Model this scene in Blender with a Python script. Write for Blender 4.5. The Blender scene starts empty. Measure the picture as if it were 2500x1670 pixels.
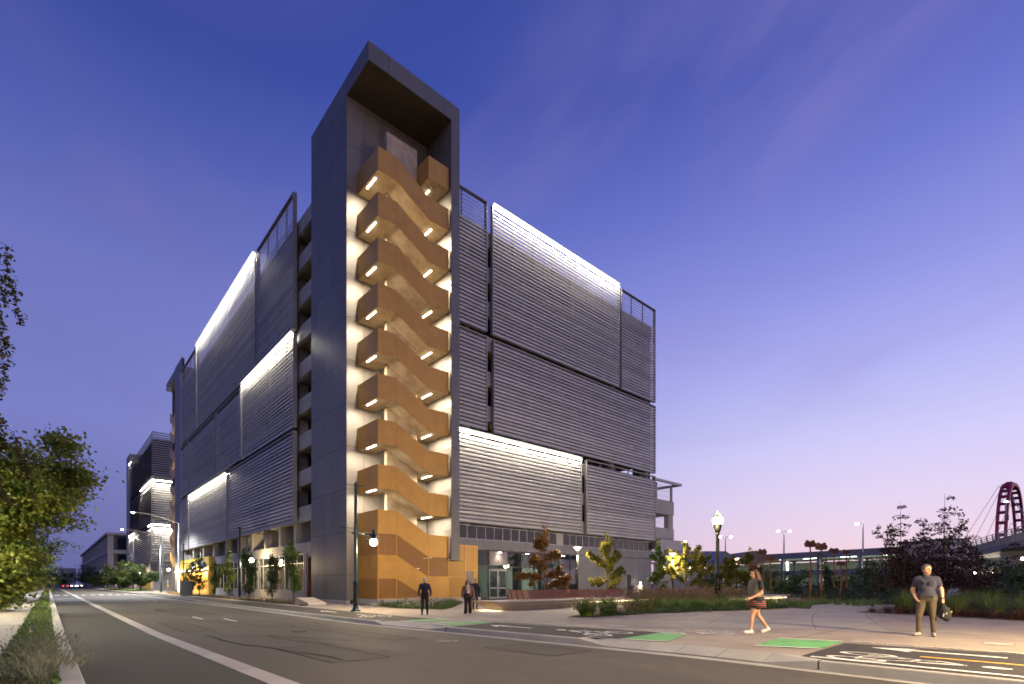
import bpy, bmesh, math, random
import numpy as np
from mathutils import Vector, Matrix

# ------------------------------------------------------------------ camera, sky, sun, exposure
scene = bpy.context.scene
COL = scene.collection
CAM_H = 1.5
YAW = math.radians(-41.97)
FOCAL = 1259.0                      # focal length in units of a 2500 wide picture
cam_d = bpy.data.cameras.new("camera")
cam = bpy.data.objects.new("camera", cam_d)
COL.objects.link(cam)
cam.location = (0, 0, CAM_H)
cam.rotation_euler = (math.radians(90), 0, YAW)
cam_d.sensor_fit = 'HORIZONTAL'
cam_d.sensor_width = 36
cam_d.lens = 36 * FOCAL / 2500
cam_d.shift_y = 589 / 2500
cam_d.clip_end = 5000
scene.camera = cam

FWD = (-math.sin(YAW), math.cos(YAW))
RGT = (math.cos(YAW), math.sin(YAW))

SUN_DIR = Vector((RGT[0], RGT[1], math.tan(math.radians(4)))).normalized()   # towards the afterglow

SKYX = 0.0
world = bpy.data.worlds.new("World")
scene.world = world
world.use_nodes = True
nt = world.node_tree
nt.nodes.clear()
W = nt.nodes
def wn(t, **kw):
    n = W.new(t)
    for k, v in kw.items():
        setattr(n, k, v)
    return n
def wl(a, b):
    nt.links.new(a, b)
tc = wn('ShaderNodeTexCoord')
sep = wn('ShaderNodeSeparateXYZ')
wl(tc.outputs['Generated'], sep.inputs[0])
def ramp_node(stops):
    r = wn('ShaderNodeValToRGB')
    e = r.color_ramp.elements
    while len(e) > 1:
        e.remove(e[-1])
    e[0].position = stops[0][0]
    e[0].color = (*stops[0][1], 1)
    for p, c in stops[1:]:
        k = e.new(p)
        k.color = (*c, 1)
    return r
r_warm = ramp_node([(0, (.62, .42, .46)), (.06, (.60, .45, .53)), (.13, (.53, .45, .60)), (.22, (.44, .415, .64)), (.33, (.305, .31, .61)),
                    (.45, (.185, .205, .52)), (.56, (.108, .132, .43)), (.68, (.045, .070, .31)), (1, (.02, .035, .18))])
r_cool = ramp_node([(0, (.085, .088, .22)), (.08, (.105, .112, .28)), (.24, (.128, .145, .37)), (.44, (.100, .118, .345)), (.56, (.055, .078, .29)),
                    (.68, (.022, .040, .21)), (1, (.012, .022, .13))])
wl(sep.outputs['Z'], r_warm.inputs[0])
wl(sep.outputs['Z'], r_cool.inputs[0])
dot = wn('ShaderNodeVectorMath', operation='DOT_PRODUCT')
wl(tc.outputs['Generated'], dot.inputs[0])
dot.inputs[1].default_value = (RGT[0], RGT[1], 0)
az = wn('ShaderNodeMapRange', interpolation_type='SMOOTHSTEP')
az.inputs[1].default_value = -.72
az.inputs[2].default_value = .66
wl(dot.outputs['Value'], az.inputs[0])
mixs = wn('ShaderNodeMix', data_type='RGBA')
wl(az.outputs[0], mixs.inputs[0])
wl(r_cool.outputs[0], mixs.inputs[6])
wl(r_warm.outputs[0], mixs.inputs[7])
# thin high cloud, drawn out in streaks
zm = wn('ShaderNodeMath', operation='MAXIMUM')
wl(sep.outputs['Z'], zm.inputs[0])
zm.inputs[1].default_value = .04
dx = wn('ShaderNodeMath', operation='DIVIDE')
dy = wn('ShaderNodeMath', operation='DIVIDE')
wl(sep.outputs['X'], dx.inputs[0]); wl(zm.outputs[0], dx.inputs[1])
wl(sep.outputs['Y'], dy.inputs[0]); wl(zm.outputs[0], dy.inputs[1])
cmb = wn('ShaderNodeCombineXYZ')
wl(dx.outputs[0], cmb.inputs[0]); wl(dy.outputs[0], cmb.inputs[1])
mp = wn('ShaderNodeMapping', vector_type='TEXTURE')
mp.inputs['Location'].default_value = (SKYX, 0, 0)
mp.inputs['Rotation'].default_value = (0, 0, math.radians(62))
mp.inputs['Scale'].default_value = (1.5, 1.0, 1)
wl(cmb.outputs[0], mp.inputs[0])
cn = wn('ShaderNodeTexNoise')
cn.inputs['Scale'].default_value = 1.15
cn.inputs['Detail'].default_value = 4
cn.inputs['Roughness'].default_value = .5
cn.inputs['Distortion'].default_value = .9
wl(mp.outputs[0], cn.inputs['Vector'])
cm = wn('ShaderNodeMapRange', interpolation_type='SMOOTHSTEP')
cm.inputs[1].default_value = .38
cm.inputs[2].default_value = .80
cm.inputs[3].default_value = 0
cm.inputs[4].default_value = .5
wl(cn.outputs['Fac'], cm.inputs[0])
fade = wn('ShaderNodeMapRange')
fade.inputs[1].default_value = .20
fade.inputs[2].default_value = .46
wl(sep.outputs['Z'], fade.inputs[0])
cmul = wn('ShaderNodeMath', operation='MULTIPLY')
wl(cm.outputs[0], cmul.inputs[0]); wl(fade.outputs[0], cmul.inputs[1])
ccol = wn('ShaderNodeMix', data_type='RGBA')
wl(az.outputs[0], ccol.inputs[0])
ccol.inputs[6].default_value = (.12, .105, .29, 1)
ccol.inputs[7].default_value = (.235, .185, .40, 1)
mixc = wn('ShaderNodeMix', data_type='RGBA')
wl(cmul.outputs[0], mixc.inputs[0])
wl(mixs.outputs[2], mixc.inputs[6])
wl(ccol.outputs[2], mixc.inputs[7])
sky = wn('ShaderNodeTexSky', sky_type='NISHITA')
sky.sun_disc = False
sky.sun_elevation = math.radians(1.0)
sky.sun_rotation = math.atan2(RGT[0], RGT[1])
sky.air_density = 1.5
bg1 = wn('ShaderNodeBackground')
wl(mixc.outputs[2], bg1.inputs[0])
bg1.inputs[1].default_value = 1.5
bg2 = wn('ShaderNodeBackground')
wl(sky.outputs[0], bg2.inputs[0])
bg2.inputs[1].default_value = .003
addw = wn('ShaderNodeAddShader')
wl(bg1.outputs[0], addw.inputs[0]); wl(bg2.outputs[0], addw.inputs[1])
wo = wn('ShaderNodeOutputWorld')
wl(addw.outputs[0], wo.inputs[0])

sun_d = bpy.data.lights.new("sun", 'SUN')
sun_d.energy = .12
sun_d.angle = math.radians(25)
sun_d.color = (1, .72, .75)
sun = bpy.data.objects.new("sun", sun_d)
COL.objects.link(sun)
sun.rotation_euler = (-SUN_DIR).to_track_quat('-Z', 'Y').to_euler()

scene.view_settings.view_transform = 'Standard'
scene.view_settings.look = 'None'
scene.view_settings.exposure = 0.0
scene.view_settings.gamma = 1
scene.view_settings.use_curve_mapping = False
scene.render.engine = 'CYCLES'
scene.cycles.use_denoising = True
try:
    scene.cycles.denoiser = 'OPENIMAGEDENOISE'
    scene.cycles.denoising_prefilter = 'ACCURATE'
except Exception:
    pass
scene.cycles.filter_width = 1.7
scene.cycles.max_bounces = 6
scene.cycles.diffuse_bounces = 3
scene.cycles.glossy_bounces = 3
scene.cycles.transmission_bounces = 4
scene.cycles.transparent_max_bounces = 12
scene.cycles.sample_clamp_indirect = 3
scene.cycles.caustics_reflective = False
scene.cycles.caustics_refractive = False
scene.cycles.use_light_tree = True

# ------------------------------------------------------------------ measuring helpers
def ray(px):
    k = (px - 1250) / FOCAL
    return FWD[0] + k * RGT[0], FWD[1] + k * RGT[1]
def gz(y):
    """the pavement falls gently from the near end of the street towards the tower"""
    return .2 * (1 - min(1, max(0, (y - 5) / 15)))
def gp(px, py, off=0):
    rx, ry = ray(px)
    z = 0
    for i in range(30):
        t = (CAM_H - z) * FOCAL / (py - 1424)
        z = .5 * z + .5 * (gz(ry * t) + off)
    return Vector((rx * t, ry * t, gz(ry * t) + off))
def pd(px, py, d):
    rx, ry = ray(px)
    return Vector((rx * d, ry * d, CAM_H + (1424 - py) / FOCAL * d))
def gd(px, d):
    rx, ry = ray(px)
    return Vector((rx * d, ry * d, gz(ry * d)))

LK = 2.6                        # overall strength of the lamps
# ------------------------------------------------------------------ mesh helpers
WL = {}
class MB:
    def __init__(s):
        s.v = []; s.f = []; s.m = []; s.tint = []
    def add(s, vs, fs, m=0):
        b = len(s.v)
        s.v += [tuple(p) for p in vs]
        s.f += [tuple(i + b for i in f) for f in fs]
        s.m += [m] * len(fs)
        return s
    def box(s, x0, x1, y0, y1, z0, z1, m=0):
        return s.add([(x0, y0, z0), (x1, y0, z0), (x1, y1, z0), (x0, y1, z0), (x0, y0, z1), (x1, y0, z1), (x1, y1, z1), (x0, y1, z1)],
                     [(3, 2, 1, 0), (4, 5, 6, 7), (0, 1, 5, 4), (1, 2, 6, 5), (2, 3, 7, 6), (3, 0, 4, 7)], m)
    def quad(s, a, b, c, d, m=0):
        return s.add([a, b, c, d], [(0, 1, 2, 3)], m)
    def prism(s, poly, vec, m=0):
        n = len(poly)
        p = [Vector(q) for q in poly]
        w = Vector(vec)
        nrm = Vector((0, 0, 0))
        for i in range(n):
            nrm += (p[i] - p[0]).cross(p[(i + 1) % n] - p[0])
        if nrm.dot(w) > 0:
            p.reverse()
        vs = p + [q + w for q in p]
        fs = [tuple(range(n)), tuple(reversed(range(n, 2 * n)))]
        fs += [(i, i + n, (i + 1) % n + n, (i + 1) % n) for i in range(n)]
        return s.add(vs, fs, m)
    def tube(s, pts, rad, n=8, m=0, caps=True):
        pts = [Vector(p) for p in pts]
        if not isinstance(rad, (list, tuple)):
            rad = [rad] * len(pts)
        rings = []
        for i, p in enumerate(pts):
            d = (pts[min(i + 1, len(pts) - 1)] - pts[max(i - 1, 0)]).normalized()
            u = d.cross(Vector((0, 0, 1)))
            if u.length < .05:
                u = d.cross(Vector((1, 0, 0)))
            u.normalize()
            w = u.cross(d)
            rings.append([p + (u * math.cos(2 * math.pi * k / n) + w * math.sin(2 * math.pi * k / n)) * rad[i] for k in range(n)])
        vs = [q for r in rings for q in r]
        fs = []
        for i in range(len(pts) - 1):
            for k in range(n):
                a = i * n + k; b = i * n + (k + 1) % n
                fs.append((a, b, b + n, a + n))
        if caps:
            fs.append(tuple(reversed(range(n))))
            fs.append(tuple(range((len(pts) - 1) * n, len(pts) * n)))
        return s.add(vs, fs, m)
    def lathe(s, prof, c=(0, 0, 0), n=16, m=0, caps=True):
        vs = []
        for r, z in prof:
            vs += [(c[0] + r * math.cos(2 * math.pi * k / n), c[1] + r * math.sin(2 * math.pi * k / n), c[2] + z) for k in range(n)]
        fs = []
        for i in range(len(prof) - 1):
            for k in range(n):
                a = i * n + k; b = i * n + (k + 1) % n
                fs.append((a, b, b + n, a + n))
        if caps:
            fs.append(tuple(reversed(range(n))))
            fs.append(tuple(range((len(prof) - 1) * n, len(prof) * n)))
        return s.add(vs, fs, m)
    def build(s, name, mat, parent=None, origin=None, smooth=False, local=False, bevel=0, kind=None):
        """verts are world coordinates (the origin is put at the base of the piece) unless local"""
        me = bpy.data.meshes.new(name)
        if s.v and not local:
            a = np.array(s.v)
            if origin is None:
                lo, hi = a.min(0), a.max(0)
                origin = ((lo[0] + hi[0]) / 2, (lo[1] + hi[1]) / 2, lo[2])
            a = a - np.array(origin)
            vs = [tuple(r) for r in a.tolist()]
        else:
            vs = s.v
            origin = origin or (0, 0, 0)
        me.from_pydata(vs, [], s.f)
        mats = mat if isinstance(mat, (list, tuple)) else [mat]
        for q in mats:
            me.materials.append(q)
        if len(mats) > 1:
            me.polygons.foreach_set('material_index', s.m)
        if smooth:
            me.polygons.foreach_set('use_smooth', [True] * len(s.f))
        if s.tint:
            at = me.attributes.new('tint', 'FLOAT', 'FACE')
            at.data.foreach_set('value', s.tint)
        return link(name, me, parent, origin, local, bevel, kind)

def link(name, me, parent=None, origin=(0, 0, 0), local=False, bevel=0, kind=None):
    o = bpy.data.objects.new(name, me)
    COL.objects.link(o)
    o.location = origin
    if parent is not None:
        o.parent = parent
        if not local:
            pw = WL.get(parent.name, Vector((0, 0, 0)))
            o.location = Vector(origin) - pw
    if not local:
        WL[o.name] = Vector(origin)
    if bevel:
        b = o.modifiers.new('bevel', 'BEVEL')
        b.width = bevel
        b.segments = 2
        b.limit_method = 'ANGLE'
    if kind:
        o['kind'] = kind
    return o
def tag(o, label=None, cat=None, group=None, kind=None):
    if label: o['label'] = label
    if cat: o['category'] = cat
    if group: o['group'] = group
    if kind: o['kind'] = kind
    return o
def thing(name, label, cat, loc=(0, 0, 0), rz=0, group=None):
    o = bpy.data.objects.new(name, None)
    COL.objects.link(o)
    o.empty_display_size = .3
    o.location = loc
    o.rotation_euler = (0, 0, rz)
    WL[o.name] = Vector(loc)
    return tag(o, label, cat, group)
def inst(src, parent, loc_world):
    """another object that shares the mesh of src, under parent, at a world place"""
    o = bpy.data.objects.new(src.name.split('.')[0], src.data)
    COL.objects.link(o)
    o.parent = parent
    o.location = Vector(loc_world) - WL.get(parent.name, Vector((0, 0, 0)))
    o.rotation_euler = src.rotation_euler
    WL[o.name] = Vector(loc_world)
    return o
def kids(o):
    return [c for c in COL.objects if c.parent == o]
def copy_tree(o, parent=None, loc=None, rz=None, label=None, scale=None, allk=None):
    if allk is None:
        allk = {}
        for c in COL.objects:
            if c.parent: allk.setdefault(c.parent.name, []).append(c)
    c = o.copy()
    COL.objects.link(c)
    c.parent = parent
    if loc is not None: c.location = loc
    if rz is not None: c.rotation_euler = (0, 0, rz)
    if scale is not None: c.scale = scale if not isinstance(scale, (int, float)) else (scale,) * 3
    if label: c['label'] = label
    for ch in allk.get(o.name, []):
        copy_tree(ch, c, allk=allk)
    return c
def area(name, parent, loc, size, power, color, direction=(0, 0, -1), sy=None, spread=None, local=False):
    d = bpy.data.lights.new(name, 'AREA')
    d.energy = power * LK
    d.color = color
    if sy is None:
        d.size = size
    else:
        d.shape = 'RECTANGLE'; d.size = size; d.size_y = sy
    if spread: d.spread = math.radians(spread)
    o = bpy.data.objects.new(name, d)
    COL.objects.link(o)
    dv = Vector(direction).normalized()
    if abs(dv.z) > .9 and sy is not None:      # keep the long side along x unless turned by the caller
        o.rotation_euler = (0, 0, 0) if dv.z < 0 else (math.pi, 0, 0)
    else:
        o.rotation_euler = dv.to_track_quat('-Z', 'Y').to_euler()
    o.location = loc
    if parent is not None:
        o.parent = parent
        if not local:
            o.location = Vector(loc) - WL.get(parent.name, Vector((0, 0, 0)))
    return o
def point(name, parent, loc, power, color, r=.1, local=True):
    d = bpy.data.lights.new(name, 'POINT')
    d.energy = power * LK; d.color = color; d.shadow_soft_size = r
    o = bpy.data.objects.new(name, d)
    COL.objects.link(o)
    o.location = loc
    if parent is not None:
        o.parent = parent
        if not local:
            o.location = Vector(loc) - WL.get(parent.name, Vector((0, 0, 0)))
    return o
def spot(name, parent, loc, power, color, angle=120, blend=.6, r=.1, direction=(0, 0, -1), local=True):
    d = bpy.data.lights.new(name, 'SPOT')
    d.energy = power * LK; d.color = color; d.shadow_soft_size = r
    d.spot_size = math.radians(angle); d.spot_blend = blend
    o = bpy.data.objects.new(name, d)
    COL.objects.link(o)
    o.rotation_euler = Vector(direction).to_track_quat('-Z', 'Y').to_euler()
    o.location = loc
    if parent is not None:
        o.parent = parent
        if not local:
            o.location = Vector(loc) - WL.get(parent.name, Vector((0, 0, 0)))
    return o

# ------------------------------------------------------------------ materials
def mat(name, c, rough=.6, metal=0, var=.15, scale=3, c2=None, bump=0, bscale=40, stretch=None, spec=.5, detail=5, thr=(.3, .7), rvar=None, orand=0, nrough=.6):
    m = bpy.data.materials.new(name)
    m.use_nodes = True
    t = m.node_tree
    b = t.nodes['Principled BSDF']
    b.inputs['Roughness'].default_value = rough
    b.inputs['Metallic'].default_value = metal
    b.inputs['Specular IOR Level'].default_value = spec
    geo = t.nodes.new('ShaderNodeNewGeometry')
    vec = geo.outputs['Position']
    if stretch:
        mpn = t.nodes.new('ShaderNodeMapping')
        mpn.inputs['Scale'].default_value = stretch
        t.links.new(vec, mpn.inputs[0])
        vec = mpn.outputs[0]
    n = t.nodes.new('ShaderNodeTexNoise')
    n.inputs['Scale'].default_value = scale
    n.inputs['Detail'].default_value = detail
    n.inputs['Roughness'].default_value = nrough
    t.links.new(vec, n.inputs['Vector'])
    r = t.nodes.new('ShaderNodeValToRGB')
    if c2 is None:
        c2 = tuple(min(1, x * (1 + var)) for x in c)
        c1 = tuple(x * (1 - var) for x in c)
    else:
        c1 = c
    r.color_ramp.elements[0].position = thr[0]
    r.color_ramp.elements[1].position = thr[1]
    r.color_ramp.elements[0].color = (*c1, 1)
    r.color_ramp.elements[1].color = (*c2, 1)
    t.links.new(n.outputs['Fac'], r.inputs[0])
    if orand:
        oi = t.nodes.new('ShaderNodeObjectInfo')
        mo = t.nodes.new('ShaderNodeMapRange')
        mo.inputs[3].default_value = 1 - orand; mo.inputs[4].default_value = 1 + orand
        t.links.new(oi.outputs['Random'], mo.inputs[0])
        hs = t.nodes.new('ShaderNodeHueSaturation')
        t.links.new(mo.outputs[0], hs.inputs['Value'])
        t.links.new(r.outputs[0], hs.inputs['Color'])
        t.links.new(hs.outputs[0], b.inputs['Base Color'])
    else:
        t.links.new(r.outputs[0], b.inputs['Base Color'])
    if rvar:
        n3 = t.nodes.new('ShaderNodeTexNoise')
        n3.inputs['Scale'].default_value = scale * 1.7
        n3.inputs['Detail'].default_value = 8
        t.links.new(vec, n3.inputs['Vector'])
        mr = t.nodes.new('ShaderNodeMapRange')
        mr.inputs[1].default_value = .35; mr.inputs[2].default_value = .65
        mr.inputs[3].default_value = rvar[0]; mr.inputs[4].default_value = rvar[1]
        t.links.new(n3.outputs['Fac'], mr.inputs[0])
        t.links.new(mr.outputs[0], b.inputs['Roughness'])
    if bump:
        n2 = t.nodes.new('ShaderNodeTexNoise')
        n2.inputs['Scale'].default_value = bscale
        n2.inputs['Detail'].default_value = 3
        t.links.new(geo.outputs['Position'], n2.inputs['Vector'])
        bp = t.nodes.new('ShaderNodeBump')
        bp.inputs['Strength'].default_value = bump
        bp.inputs['Distance'].default_value = .02
        t.links.new(n2.outputs['Fac'], bp.inputs['Height'])
        t.links.new(bp.outputs[0], b.inputs['Normal'])
    return m
def emit(name, c, s):
    m = bpy.data.materials.new(name)
    m.use_nodes = True
    t = m.node_tree
    t.nodes.clear()
    e = t.nodes.new('ShaderNodeEmission')
    e.inputs[0].default_value = (*c, 1)
    e.inputs[1].default_value = s
    o = t.nodes.new('ShaderNodeOutputMaterial')
    t.links.new(e.outputs[0], o.inputs[0])
    return m
def glass(name, tint=(.6, .65, .7), trans=.5, rough=.02, base=(.02, .025, .03)):
    m = bpy.data.materials.new(name)
    m.use_nodes = True
    t = m.node_tree
    b = t.nodes['Principled BSDF']
    b.inputs['Base Color'].default_value = (*base, 1)
    b.inputs['Roughness'].default_value = rough
    b.inputs['Specular IOR Level'].default_value = .5
    tr = t.nodes.new('ShaderNodeBsdfTransparent')
    tr.inputs[0].default_value = (*tint, 1)
    mx = t.nodes.new('ShaderNodeMixShader')
    mx.inputs[0].default_value = trans
    t.links.new(b.outputs[0], mx.inputs[1])
    t.links.new(tr.outputs[0], mx.inputs[2])
    t.links.new(mx.outputs[0], t.nodes['Material Output'].inputs[0])
    return m
def leafmat(name, ca, cb, trans=.35, rough=.5):
    m = bpy.data.materials.new(name)
    m.use_nodes = True
    t = m.node_tree
    b = t.nodes['Principled BSDF']
    b.inputs['Roughness'].default_value = rough
    b.inputs['Specular IOR Level'].default_value = .3
    at = t.nodes.new('ShaderNodeAttribute')
    at.attribute_name = 'tint'
    r = t.nodes.new('ShaderNodeValToRGB')
    r.color_ramp.elements[0].color = (*ca, 1)
    r.color_ramp.elements[1].color = (*cb, 1)
    t.links.new(at.outputs['Fac'], r.inputs[0])
    t.links.new(r.outputs[0], b.inputs['Base Color'])
    tl = t.nodes.new('ShaderNodeBsdfTranslucent')
    t.links.new(r.outputs[0], tl.inputs[0])
    mx = t.nodes.new('ShaderNodeMixShader')
    mx.inputs[0].default_value = trans
    t.links.new(b.outputs[0], mx.inputs[1])
    t.links.new(tl.outputs[0], mx.inputs[2])
    t.links.new(mx.outputs[0], t.nodes['Material Output'].inputs[0])
    return m
def perforated(name, c, cell=.03, hole=.33, rough=.5):
    """sheet metal with rows of punched holes"""
    m = bpy.data.materials.new(name)
    m.use_nodes = True
    t = m.node_tree
    b = t.nodes['Principled BSDF']
    b.inputs['Base Color'].default_value = (*c, 1)
    b.inputs['Roughness'].default_value = rough
    b.inputs['Metallic'].default_value = .2
    tr = t.nodes.new('ShaderNodeBsdfTransparent')
    geo = t.nodes.new('ShaderNodeNewGeometry')
    vo = t.nodes.new('ShaderNodeTexVoronoi')
    vo.inputs['Scale'].default_value = 1 / cell
    vo.inputs['Randomness'].default_value = .2
    t.links.new(geo.outputs['Position'], vo.inputs['Vector'])
    lt = t.nodes.new('ShaderNodeMath'); lt.operation = 'LESS_THAN'
    lt.inputs[1].default_value = hole
    t.links.new(vo.outputs['Distance'], lt.inputs[0])
    mx = t.nodes.new('ShaderNodeMixShader')
    t.links.new(lt.outputs[0], mx.inputs[0])
    t.links.new(b.outputs[0], mx.inputs[1])
    t.links.new(tr.outputs[0], mx.inputs[2])
    t.links.new(mx.outputs[0], t.nodes['Material Output'].inputs[0])
    return m

M = {}
def asphalt(name, c, lo=.72, hi=1.22):
    """worn road: wheel tracks along y, broad patches, fine stone grain"""
    m = bpy.data.materials.new(name)
    m.use_nodes = True
    t = m.node_tree
    b = t.nodes['Principled BSDF']
    geo = t.nodes.new('ShaderNodeNewGeometry')
    out = None
    for sc, st, a_, b_, dt in ((1.1, (1, .015, 1), lo, hi, 3), (.33, (1, .5, 1), .72, 1.28, 7), (2.6, (1, .8, 1), .80, 1.2, 9), (70, (1, 1, 1), .6, 1.4, 2)):
        mp_n = t.nodes.new('ShaderNodeMapping'); mp_n.inputs['Scale'].default_value = st
        t.links.new(geo.outputs['Position'], mp_n.inputs[0])
        n = t.nodes.new('ShaderNodeTexNoise'); n.inputs['Scale'].default_value = sc; n.inputs['Detail'].default_value = dt
        t.links.new(mp_n.outputs[0], n.inputs['Vector'])
        mr = t.nodes.new('ShaderNodeMapRange')
        mr.inputs[1].default_value = .3; mr.inputs[2].default_value = .7; mr.inputs[3].default_value = a_; mr.inputs[4].default_value = b_
        t.links.new(n.outputs['Fac'], mr.inputs[0])
        if out is None:
            out = mr.outputs[0]
        else:
            mu = t.nodes.new('ShaderNodeMath'); mu.operation = 'MULTIPLY'
            t.links.new(out, mu.inputs[0]); t.links.new(mr.outputs[0], mu.inputs[1])
            out = mu.outputs[0]
    vm = t.nodes.new('ShaderNodeVectorMath'); vm.operation = 'SCALE'
    vm.inputs[0].default_value = c
    t.links.new(out, vm.inputs['Scale'])
    t.links.new(vm.outputs[0], b.inputs['Base Color'])
    rr_ = t.nodes.new('ShaderNodeMapRange')
    rr_.inputs[1].default_value = .6; rr_.inputs[2].default_value = 1.4; rr_.inputs[3].default_value = .68; rr_.inputs[4].default_value = .95
    b.inputs['Specular IOR Level'].default_value = .35
    t.links.new(out, rr_.inputs[0]); t.links.new(rr_.outputs[0], b.inputs['Roughness'])
    n2 = t.nodes.new('ShaderNodeTexNoise'); n2.inputs['Scale'].default_value = 60
    t.links.new(geo.outputs['Position'], n2.inputs['Vector'])
    bp = t.nodes.new('ShaderNodeBump'); bp.inputs['Strength'].default_value = .45; bp.inputs['Distance'].default_value = .02
    t.links.new(n2.outputs['Fac'], bp.inputs['Height']); t.links.new(bp.outputs[0], b.inputs['Normal'])
    return m
M['asphalt'] = asphalt('asphalt_worn', (.075, .066, .053))
M['asphalt_dark'] = asphalt('asphalt_dark', (.040, .037, .032), .85, 1.12)
M['asphalt_mid'] = asphalt('asphalt_mid', (.060, .053, .043), .85, 1.12)
M['seam'] = mat('tar_seam', (.022, .02, .018), .95, spec=.1)
M['asphalt_new'] = mat('asphalt_new', (.022, .021, .021), .85, 0, .3, 8, bump=.4, bscale=80)
M['concrete'] = mat('concrete', (.30, .275, .25), .8, 0, scale=.7, c2=(.40, .375, .345), bump=.15, bscale=50, detail=8)
M['plaza'] = mat('plaza_concrete', (.18, .15, .122), .75, 0, scale=.7, c2=(.33, .285, .235), bump=.12, bscale=60, detail=14, nrough=.7)
M['walk'] = mat('walk_concrete', (.22, .20, .175), .8, 0, scale=.5, c2=(.31, .285, .255), bump=.12, bscale=60, detail=9, stretch=(1, .5, 1))
M['gravel'] = mat('decomposed_granite', (.26, .17, .09), .95, 0, scale=12, c2=(.36, .25, .14), bump=.4, bscale=120)
M['kerb'] = mat('kerb_concrete', (.29, .285, .255), .8, 0, scale=1.5, c2=(.38, .37, .33), bump=.15, bscale=50)
M['joint'] = mat('joint_filler', (.05, .045, .04), .9)
M['soil'] = mat('soil', (.035, .025, .016), .95, 0, scale=5, c2=(.06, .045, .03), bump=.5, bscale=20)
M['terrain'] = mat('terrain', (.06, .055, .045), .95, 0, scale=.1, c2=(.09, .08, .065))
M['paint_w'] = mat('road_paint_white', (.22, .21, .20), .75, 0, scale=9, c2=(.66, .65, .61), thr=(.28, .46), detail=12)
M['paint_g'] = mat('road_paint_green', (.06, .16, .055), .75, 0, scale=3.5, c2=(.115, .38, .115), thr=(.30, .48), detail=12)
M['paint_y'] = mat('road_paint_yellow', (.62, .36, .04), .7, 0, .15, 9)
M['panel'] = mat('dark_metal_panel', (.135, .135, .132), .5, .1, .05, 1.2, orand=.10)
M['panel2'] = mat('grey_fibre_panel', (.17, .17, .18), .55, .1, .1, 1.5)
M['dark'] = mat('dark_recess', (.02, .02, .022), .8)
M['inner'] = mat('stair_inner_panel', (.185, .17, .155), .5, .1, .06, 1.4, orand=.08)
M['orange'] = mat('ochre_metal', (.50, .275, .052), .45, .25, .1, 1.5)
M['orange_p'] = perforated('ochre_perforated', (.36, .19, .038), .045, .30)
M['orange_p2'] = perforated('ochre_perforated_open', (.26, .125, .028), .045, .43)
M['cip'] = mat('cast_concrete', (.30, .23, .15), .75, 0, scale=1.3, c2=(.52, .44, .33), bump=.15, bscale=15, detail=8)
M['precast'] = mat('precast_concrete', (.32, .31, .28), .8, 0, scale=.9, c2=(.40, .385, .35), bump=.1, bscale=40)
M['slab'] = mat('garage_slab', (.23, .20, .17), .8, 0, .2, .7)
M['soffit_w'] = mat('soffit_glow_tint', (.30, .21, .12), .8, 0, .15, 1)  # warm, lightened tone stands in for the glow of interior lamps
M['slat'] = mat('aluminium_slat', (.40, .39, .375), .5, .1, .10, .8, orand=.18)
M['slat_d'] = mat('aluminium_frame', (.27, .265, .275), .4, .4, .08, 2)
M['led'] = emit('led_strip', (1, .93, .78), 22)
M['led_soft'] = emit('led_bench', (1, .80, .48), 7)
M['tube'] = emit('tube_light', (1, .86, .62), 16)
M['lampglow'] = emit('lamp_glow', (1, .90, .66), 45)
M['lampcool'] = emit('lamp_glow_cool', (.92, .96, 1), 55)
M['glow_far'] = emit('far_lamp_glow', (1, .97, .88), 26)
M['glass'] = glass('shop_glass', (.62, .66, .68), .55)
M['glass_d'] = glass('dark_glass', (.45, .5, .55), .35)
M['frame_b'] = mat('dark_bronze_frame', (.045, .042, .04), .4, .5)
M['frame_g'] = mat('grey_window_frame', (.38, .39, .40), .4, .5)
M['teal'] = mat('teal_pole_paint', (.010, .040, .052), .28, .2, .15, 5)
M['black'] = mat('black_pole_paint', (.013, .015, .015), .32, .2, .15, 5)
M['steel'] = mat('galvanised_steel', (.42, .43, .44), .45, .5, .12, 3)
M['rust'] = mat('weathered_steel', (.115, .048, .024), .85, .1, scale=6, c2=(.20, .09, .045))
M['wood'] = mat('red_stained_wood', (.11, .033, .022), .5, 0, scale=2, c2=(.19, .065, .04), stretch=(1, 1, 12))
M['wood2'] = mat('brown_wood', (.26, .12, .05), .5, 0, scale=2, c2=(.36, .18, .08), stretch=(12, 1, 1))
M['bench'] = mat('bench_concrete', (.33, .285, .225), .7, 0, scale=1.2, c2=(.42, .37, .30), bump=.08, bscale=30)
M['yellow'] = mat('yellow_panel', (.60, .40, .035), .5, 0, .06, 2)
M['redpaint'] = mat('vermilion_panel', (.55, .10, .025), .6, 0, .08, 2)
M['bark'] = mat('bark', (.075, .055, .04), .9, 0, scale=8, c2=(.14, .11, .085), bump=.5, bscale=30)
M['bridge_red'] = mat('bridge_red_paint', (.50, .045, .075), .5, .1, .1, .5)
M['white'] = mat('white_paint', (.72, .71, .68), .6)
M['pale'] = mat('pale_siding', (.42, .40, .42), .8, 0, scale=6, c2=(.48, .46, .48), stretch=(.02, .02, 1))
M['roofm'] = mat('grey_metal_roof', (.16, .17, .21), .5, .2, .1, .3)
M['green_box'] = mat('utility_grey_green', (.20, .215, .20), .5, .1)
M['fence'] = mat('fence_fabric', (.022, .021, .02), .9, 0, scale=1.5, c2=(.045, .042, .038), stretch=(1, 1, .2))

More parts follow.
